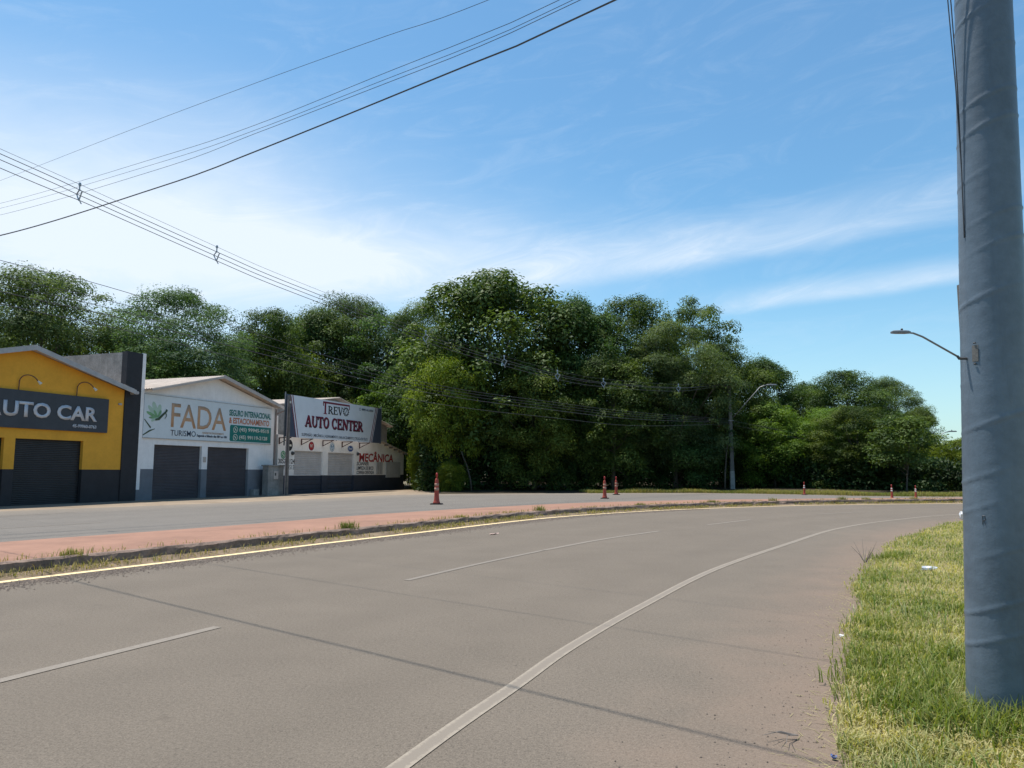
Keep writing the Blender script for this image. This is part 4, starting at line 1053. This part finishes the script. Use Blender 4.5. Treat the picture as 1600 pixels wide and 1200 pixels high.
def luminaire(root, a, b, tip_len=.75):
    """bent arm from a to b with a flat LED head"""
    a, b = Vector(a), Vector(b); d = b - a; hd = Vector((d.x, d.y, 0)).normalized()
    k = b - hd * .55 - Vector((0, 0, .16))
    MB().tube([a, a.lerp(k, .5), k, b - hd * .18 - Vector((0, 0, .02)), b], .038, 8).build('lamp_arm', C['steel'], root, True)
    q = Matrix.Translation(b + hd * (tip_len / 2 - .05) + Vector((0, 0, .02))) @ Matrix.Rotation(math.atan2(hd.y, hd.x), 4, 'Z')
    mb = MB(); P = [(-.5, .45), (-.3, 1), (.2, 1), (.5, .55)]
    for (z, s) in ((-.05, 1), (.02, 1.0), (.06, .6)):
        for x, w in P: mb.v += [(x * tip_len * (1 if z < .05 else .8), w * .15 * s, z), (x * tip_len * (1 if z < .05 else .8), -w * .15 * s, z)]
    for L_ in range(2):
        o = L_ * 8
        for i in range(3): mb.f += [(o + i * 2, o + i * 2 + 2, o + i * 2 + 10, o + i * 2 + 8), (o + i * 2 + 3, o + i * 2 + 1, o + i * 2 + 9, o + i * 2 + 11)]
        mb.f += [(o, o + 8, o + 9, o + 1), (o + 6, o + 7, o + 15, o + 14)]
    for i in range(3): mb.f += [(i * 2, i * 2 + 1, i * 2 + 3, i * 2 + 2), (16 + i * 2, 18 + i * 2, 19 + i * 2, 17 + i * 2)]
    h = mb.build('lamp_head', C['steel'], root); h.matrix_local = q
    pc = MB().lathe([(.04, .06), (.045, .12), (.02, .15)], 10).build('photocell', C['dark_steel'], root); pc.matrix_local = q @ Matrix.Translation((-.05, 0, 0))
    return h


# lamp pole standing far behind the near pole
lp = tag(empty('street_lamp', (17.92, 30.0, 0)), 'street lamp on a pole mostly hidden behind the thick near pole', 'street lamp', 'street lamps')
MB().prism([(-.16, -.2), (.16, -.2), (.10, 8.94), (-.10, 8.94)], -.12, .12).build('pole', M['pole_conc'], lp)
luminaire(lp, (-.12, 0, 5.92), (-2.25, -.1, 6.98))

up = tag(empty('utility_pole', (17.95, 63.06, 0)), 'concrete utility pole with a street light arm in front of the dark wood', 'pole')
MB().prism([(-.17, -.2), (.17, -.2), (.09, 8.95), (-.09, 8.95)], -.13, .13).build('pole', M['pole_conc'], up)
MB().prism([(-.176, .05), (.176, .05), (.166, 1.6), (-.166, 1.6)], -.136, .136).build('whitewash', plain('whitewash', (.33, .325, .31), .9, .3, 3, .3), up)
luminaire(up, (.1, 0, 5.84), (3.0, -.3, 8.62), .85)
MB().box(-.75, .12, -.22, -.135, 8.52, 8.62).build('cross_arm', C['wood'], up)
for x in (-.68, -.4, -.1):
    MB().lathe([(.03, 8.62), (.07, 8.66), (.05, 8.70), (.07, 8.74), (.04, 8.80)], 10, x, -.18).build('insulator', C['bracket'], up)
MB().box(-.22, .22, -.18, -.132, 5.7, 5.76).build('clamp', C['steel'], up)

l2 = tag(empty('street_lamp', (38.4, 70.0, 0)), 'small distant street lamp curving out above the far clump of trees', 'street lamp', 'street lamps')
MB().prism([(-.12, -.2), (.12, -.2), (.08, 4.5), (-.08, 4.5)], -.1, .1).build('pole', M['pole_conc'], l2)
luminaire(l2, (.08, 0, 4.2), (1.35, -.1, 5.18), .7)
l3 = tag(empty('utility_pole', (39.5, 71.5, 0)), 'short distant dark pole below the small street lamp', 'pole')
MB().prism([(-.15, -.2), (.15, -.2), (.12, 3.5), (-.12, 3.5)], -.12, .12).build('pole', C['wood'], l3)
MB().box(-.4, .4, -.16, -.122, 3.2, 3.3).build('cross_arm', C['wood'], l3)

# ------------------------------------------------------------------ overhead wires
AW = 'wires crossing the sky over the road'
wire('cable', [(-24, 26.4, 9.2), (-16, 19.4, 7.1), (-9.26, 13.49, 5.75), (-4.41, 9.27, 5.05), (-2.71, 7.8, 4.88), (-.52, 5.89, 4.71), (.39, 5.1, 4.66), (3, 2.8, 4.7), (9, -2.4, 5.3)], .0068, 'lowest and thickest of the wires crossing the sky, casting a shadow on the road', AW, 90)
wire('cable', [(-24, 26.42, 9.23), (-16, 19.42, 7.13), (-9.26, 13.52, 5.775), (-4.41, 9.30, 5.07), (-2.71, 7.83, 4.90), (-.52, 5.92, 4.728), (.39, 5.13, 4.678), (3, 2.83, 4.715), (9, -2.34, 5.33)], .0055, 'thin wire running tight along the lowest thick wire', AW, 90)
wire('cable', [(-24, 29.2, 11.2), (-14.4, 20.87, 9.01), (-6.82, 14.29, 7.58), (-4.19, 12.0, 7.15), (-1.74, 9.86, 6.87), (-.38, 8.69, 6.72), (.49, 7.93, 6.66), (4, 4.9, 6.6), (10, -.3, 6.9)], .0038, 'upper wire of the close bundle crossing the sky', AW, 90)
wire('cable', [(-24, 29.2, 11.0), (-14.37, 20.85, 8.86), (-6.82, 14.28, 7.46), (-4.18, 11.99, 7.06), (-1.73, 9.86, 6.78), (-.38, 8.69, 6.63), (.59, 7.84, 6.58), (4, 4.9, 6.55), (10, -.3, 6.85)], .0035, 'middle wire of the close bundle crossing the sky', AW, 90)
wire('cable', [(-24, 29.2, 10.75), (-14.34, 20.83, 8.66), (-6.8, 14.27, 7.33), (-4.18, 11.99, 7.0), (-1.73, 9.86, 6.72), (-.38, 8.69, 6.58), (.64, 7.8, 6.54), (4, 4.9, 6.5), (10, -.3, 6.8)], .004, 'bottom wire of the close bundle crossing the sky', AW, 90)
wire('cable', [(-27, 34.2, 13.6), (-18.67, 26.98, 12.07), (-10.31, 19.7, 10.6), (-5.43, 15.46, 9.71), (-2.25, 12.69, 9.09), (-.39, 11.08, 8.72), (5, 6.4, 8.0)], .0045, 'single thin wire crossing highest in the sky', AW, 90)
BW = 'spacer cable line to the utility pole'
LB = [(-22, 9.3, 12.2), (-13.96, 20.11, 9.93), (-12.72, 21.79, 9.58), (-10.03, 25.39, 8.77), (-8.27, 27.76, 8.30), (-3.84, 33.71, 7.40), (-.39, 38.35, 6.98), (2.52, 42.26, 6.76), (5.56, 46.34, 6.80), (11.98, 54.97, 7.45), (17.6, 62.7, 8.66)]
UX, UY = -.80, .60
for d, dz_, r, lb in ((0, .34, .006, 'thin messenger wire above the three spacer cables'), (-.16, .10, 0.011, 'spacer cable on the wood side of the bundle'), (.16, .08, 0.011, 'spacer cable on the road side of the bundle'), (.0, -.14, .011, 'lowest cable of the three held by spacers')):
    P = [(x + UX * d, y + UY * d, z + dz_ * (1 if i < len(LB) - 1 else .3) * (1.35 if (i == 1 and dz_ < .2) else 1)) for i, (x, y, z) in enumerate(LB)]
    wire('cable', P, r, lb, BW, 120)
LBs = spline(LB, 4000)
for x, w in ((-12.72, 'spacer clip on the cables against the sky, nearest the picture edge'), (-10.03, 'spacer clip on the cables against the sky, lower of the two'), (-3.84, 'spacer clip on the cables before the flank of the great dome'), (-.39, 'spacer clip on the cables below the great dome crown'), (2.52, 'spacer clip where the cables hang lowest'), (5.56, 'spacer clip just past the lowest hang of the cables'), (11.98, 'spacer clip nearest the utility pole')):
    p = LBs[np.argmin(abs(LBs[:, 0] - x))]; g = tag(empty('cable_spacer', tuple(p)), w, 'cable spacer', 'cable spacers'); q = .021
    mb = MB(); mb.tube([(0, 0, .36), (0, 0, .16)], q, 6).tube([(0, 0, .18), (UX * -.17, UY * -.17, .09), (0, 0, -.15)], q, 6).tube([(0, 0, .18), (UX * .17, UY * .17, .08), (0, 0, -.15)], q, 6).tube([(0, 0, -.12), (.05, .05, -.24)], q * .8, 6)
    mb.build('frame', M['spacer'], g)
    MB().lathe([(.035, .30), (.045, .34), (.03, .39)], 8).build('clamp', M['spacer'], g)
CW = 'telephone and service cables below the spacer line'
for (z0, zm, z1, r, lb) in ((7.20, 5.36, 5.84, .009, 'top service cable passing over the yellow garage roof'), (6.80, 5.22, 5.74, .008, 'second service cable below the spacer line'), (6.58, 5.08, 5.66, .008, 'third service cable below the spacer line'), (6.36, 4.92, 5.56, .012, 'thick service cable, fourth below the spacer line'), (6.02, 4.50, 5.45, .010, 'lowest service cable dipping across the white gable')):
    wire('cable', [(-22, 9.3, z0 + 1.1), (-13.85, 20.26, z0), (-11.83, 22.98, z0 - .22), (-4.42, 32.93, zm + .14), (2.47, 42.19, zm - .04), (8.37, 50.12, zm + .02), (17.82, 62.9, z1)], r, lb, CW, 90)
for k, (a, lb) in enumerate(((.0, 'upper slack cable beyond the utility pole towards the distant lamp'), (-.35, 'lower slack cable beyond the utility pole towards the distant lamp'))):
    wire('cable', [(18.1, 63, 5.7 + a), (24, 62.0, 4.4 + a), (31, 64.3, 3.2 + a * .7), (36, 67.6, 3.1 + a * .5), (39.4, 71.3, 3.35 + a * .3)], .010, lb, CW, 60)
wire('cable', [(38.5, 69.9, 4.3), (44, 69, 4.15), (52, 69, 4.3)], .03, 'short far cable leaving the small distant street lamp', CW, 30)

# ------------------------------------------------------------------ litter
M['plastic'] = plain('white_plastic', (.72, .72, .74), .45, .1, 20)
M['foil'] = plain('blue_foil', (.10, .16, .42), .35, .4, 40)


def scrap(name, x, y, z, sx, sy, sz, mat, label, cat, seed):
    rng = random.Random(seed); bm = bmesh.new(); bmesh.ops.create_icosphere(bm, subdivisions=2, radius=1)
    for v in bm.verts: k = rng.uniform(.55, 1.25); v.co = Vector((v.co.x * sx * k, v.co.y * sy * k, max(0, v.co.z * .5 + .5) * sz * k * 2))
    me = bpy.data.meshes.new(name); bm.to_mesh(me); bm.free(); o = link(name, me, mat); o.location = (x, y, z); o.rotation_euler.z = rng.uniform(0, 3); return tag(o, label, cat, 'litter along the road')


scrap('plastic_scrap', 6.13, 11.57, .06, .17, .04, .03, M['plastic'], 'crumpled white plastic strip lying on the verge grass', 'litter', 1)
scrap('plastic_bag', 13.75, 23.7, .05, .18, .14, .13, M['plastic'], 'white plastic bag at the grass edge beside the near pole', 'litter', 2)
scrap('foil_wrapper', 1.69, 4.23, .005, .018, .014, .012, M['foil'], 'tiny blue foil wrapper at the grass edge near the camera', 'litter', 3)
scrap('paper_scrap', 3.0, 7.2, .01, .035, .014, .012, M['plastic'], 'small white paper scrap on the dusty edge by the grass', 'litter', 4)
scrap('card_scrap', -.44, 18.97, .004, .22, .05, .012, plain('pink_card', (.55, .38, .32), .8, .2, 9), 'flat pinkish card lying on the road near the yellow line', 'litter', 5)
tw = tag(empty('dry_twig', (5.75, 12.75, .02)), 'dry brown twig sticking out of the verge edge', 'twig'); mb = MB()
for i in range(7):
    a = random.uniform(0, 6.28); mb.tube([(0, 0, 0), (math.cos(a) * .1, math.sin(a) * .1, .15), (math.cos(a) * .25, math.sin(a) * .2, .25 + random.uniform(0, .15))], [.005, .0035, .0012], 5)
mb.build('stems', C['wood'], tw)
tw = tag(empty('dry_twig', (1.62, 4.55, .01)), 'thin dead twigs lying over the asphalt edge near the camera', 'twig'); mb = MB()
for i in range(6):
    a = random.uniform(2.2, 4.0); mb.tube([(0, 0, .01), (math.cos(a) * .1, math.sin(a) * .1, .03), (math.cos(a + .3) * .22, math.sin(a + .3) * .22, .02 + random.uniform(0, .06))], [.003, .0022, .001], 5)
mb.build('stems', C['wood'], tw)

# bare stems at the wood edge
for x, y, h, ln, lb in ((17.0, 61.9, 4.6, .55, 'thin pale leaning stem beside the street light pole'), (-3.1, 59.6, 3.2, -.9, 'leaning pale trunk at the wood edge behind the tallest traffic post')):
    g = tag(empty('bare_stem', (x, y, 0)), lb, 'tree stem', 'bare stems at the wood edge')
    MB().tube([(0, 0, -.1), (ln * .12, 0, h * .3), (ln * .45, .1, h * .65), (ln, .2, h)], [.075, .065, .05, .03], 7).build('stem', M['bark'], g, True)
    MB().tube([(ln * .45, .1, h * .65), (ln * .45 - .25, 0, h * .8), (ln * .45 - .35, 0, h * .98)], [.035, .025, .012], 6).build('branch', M['bark'], g, True)
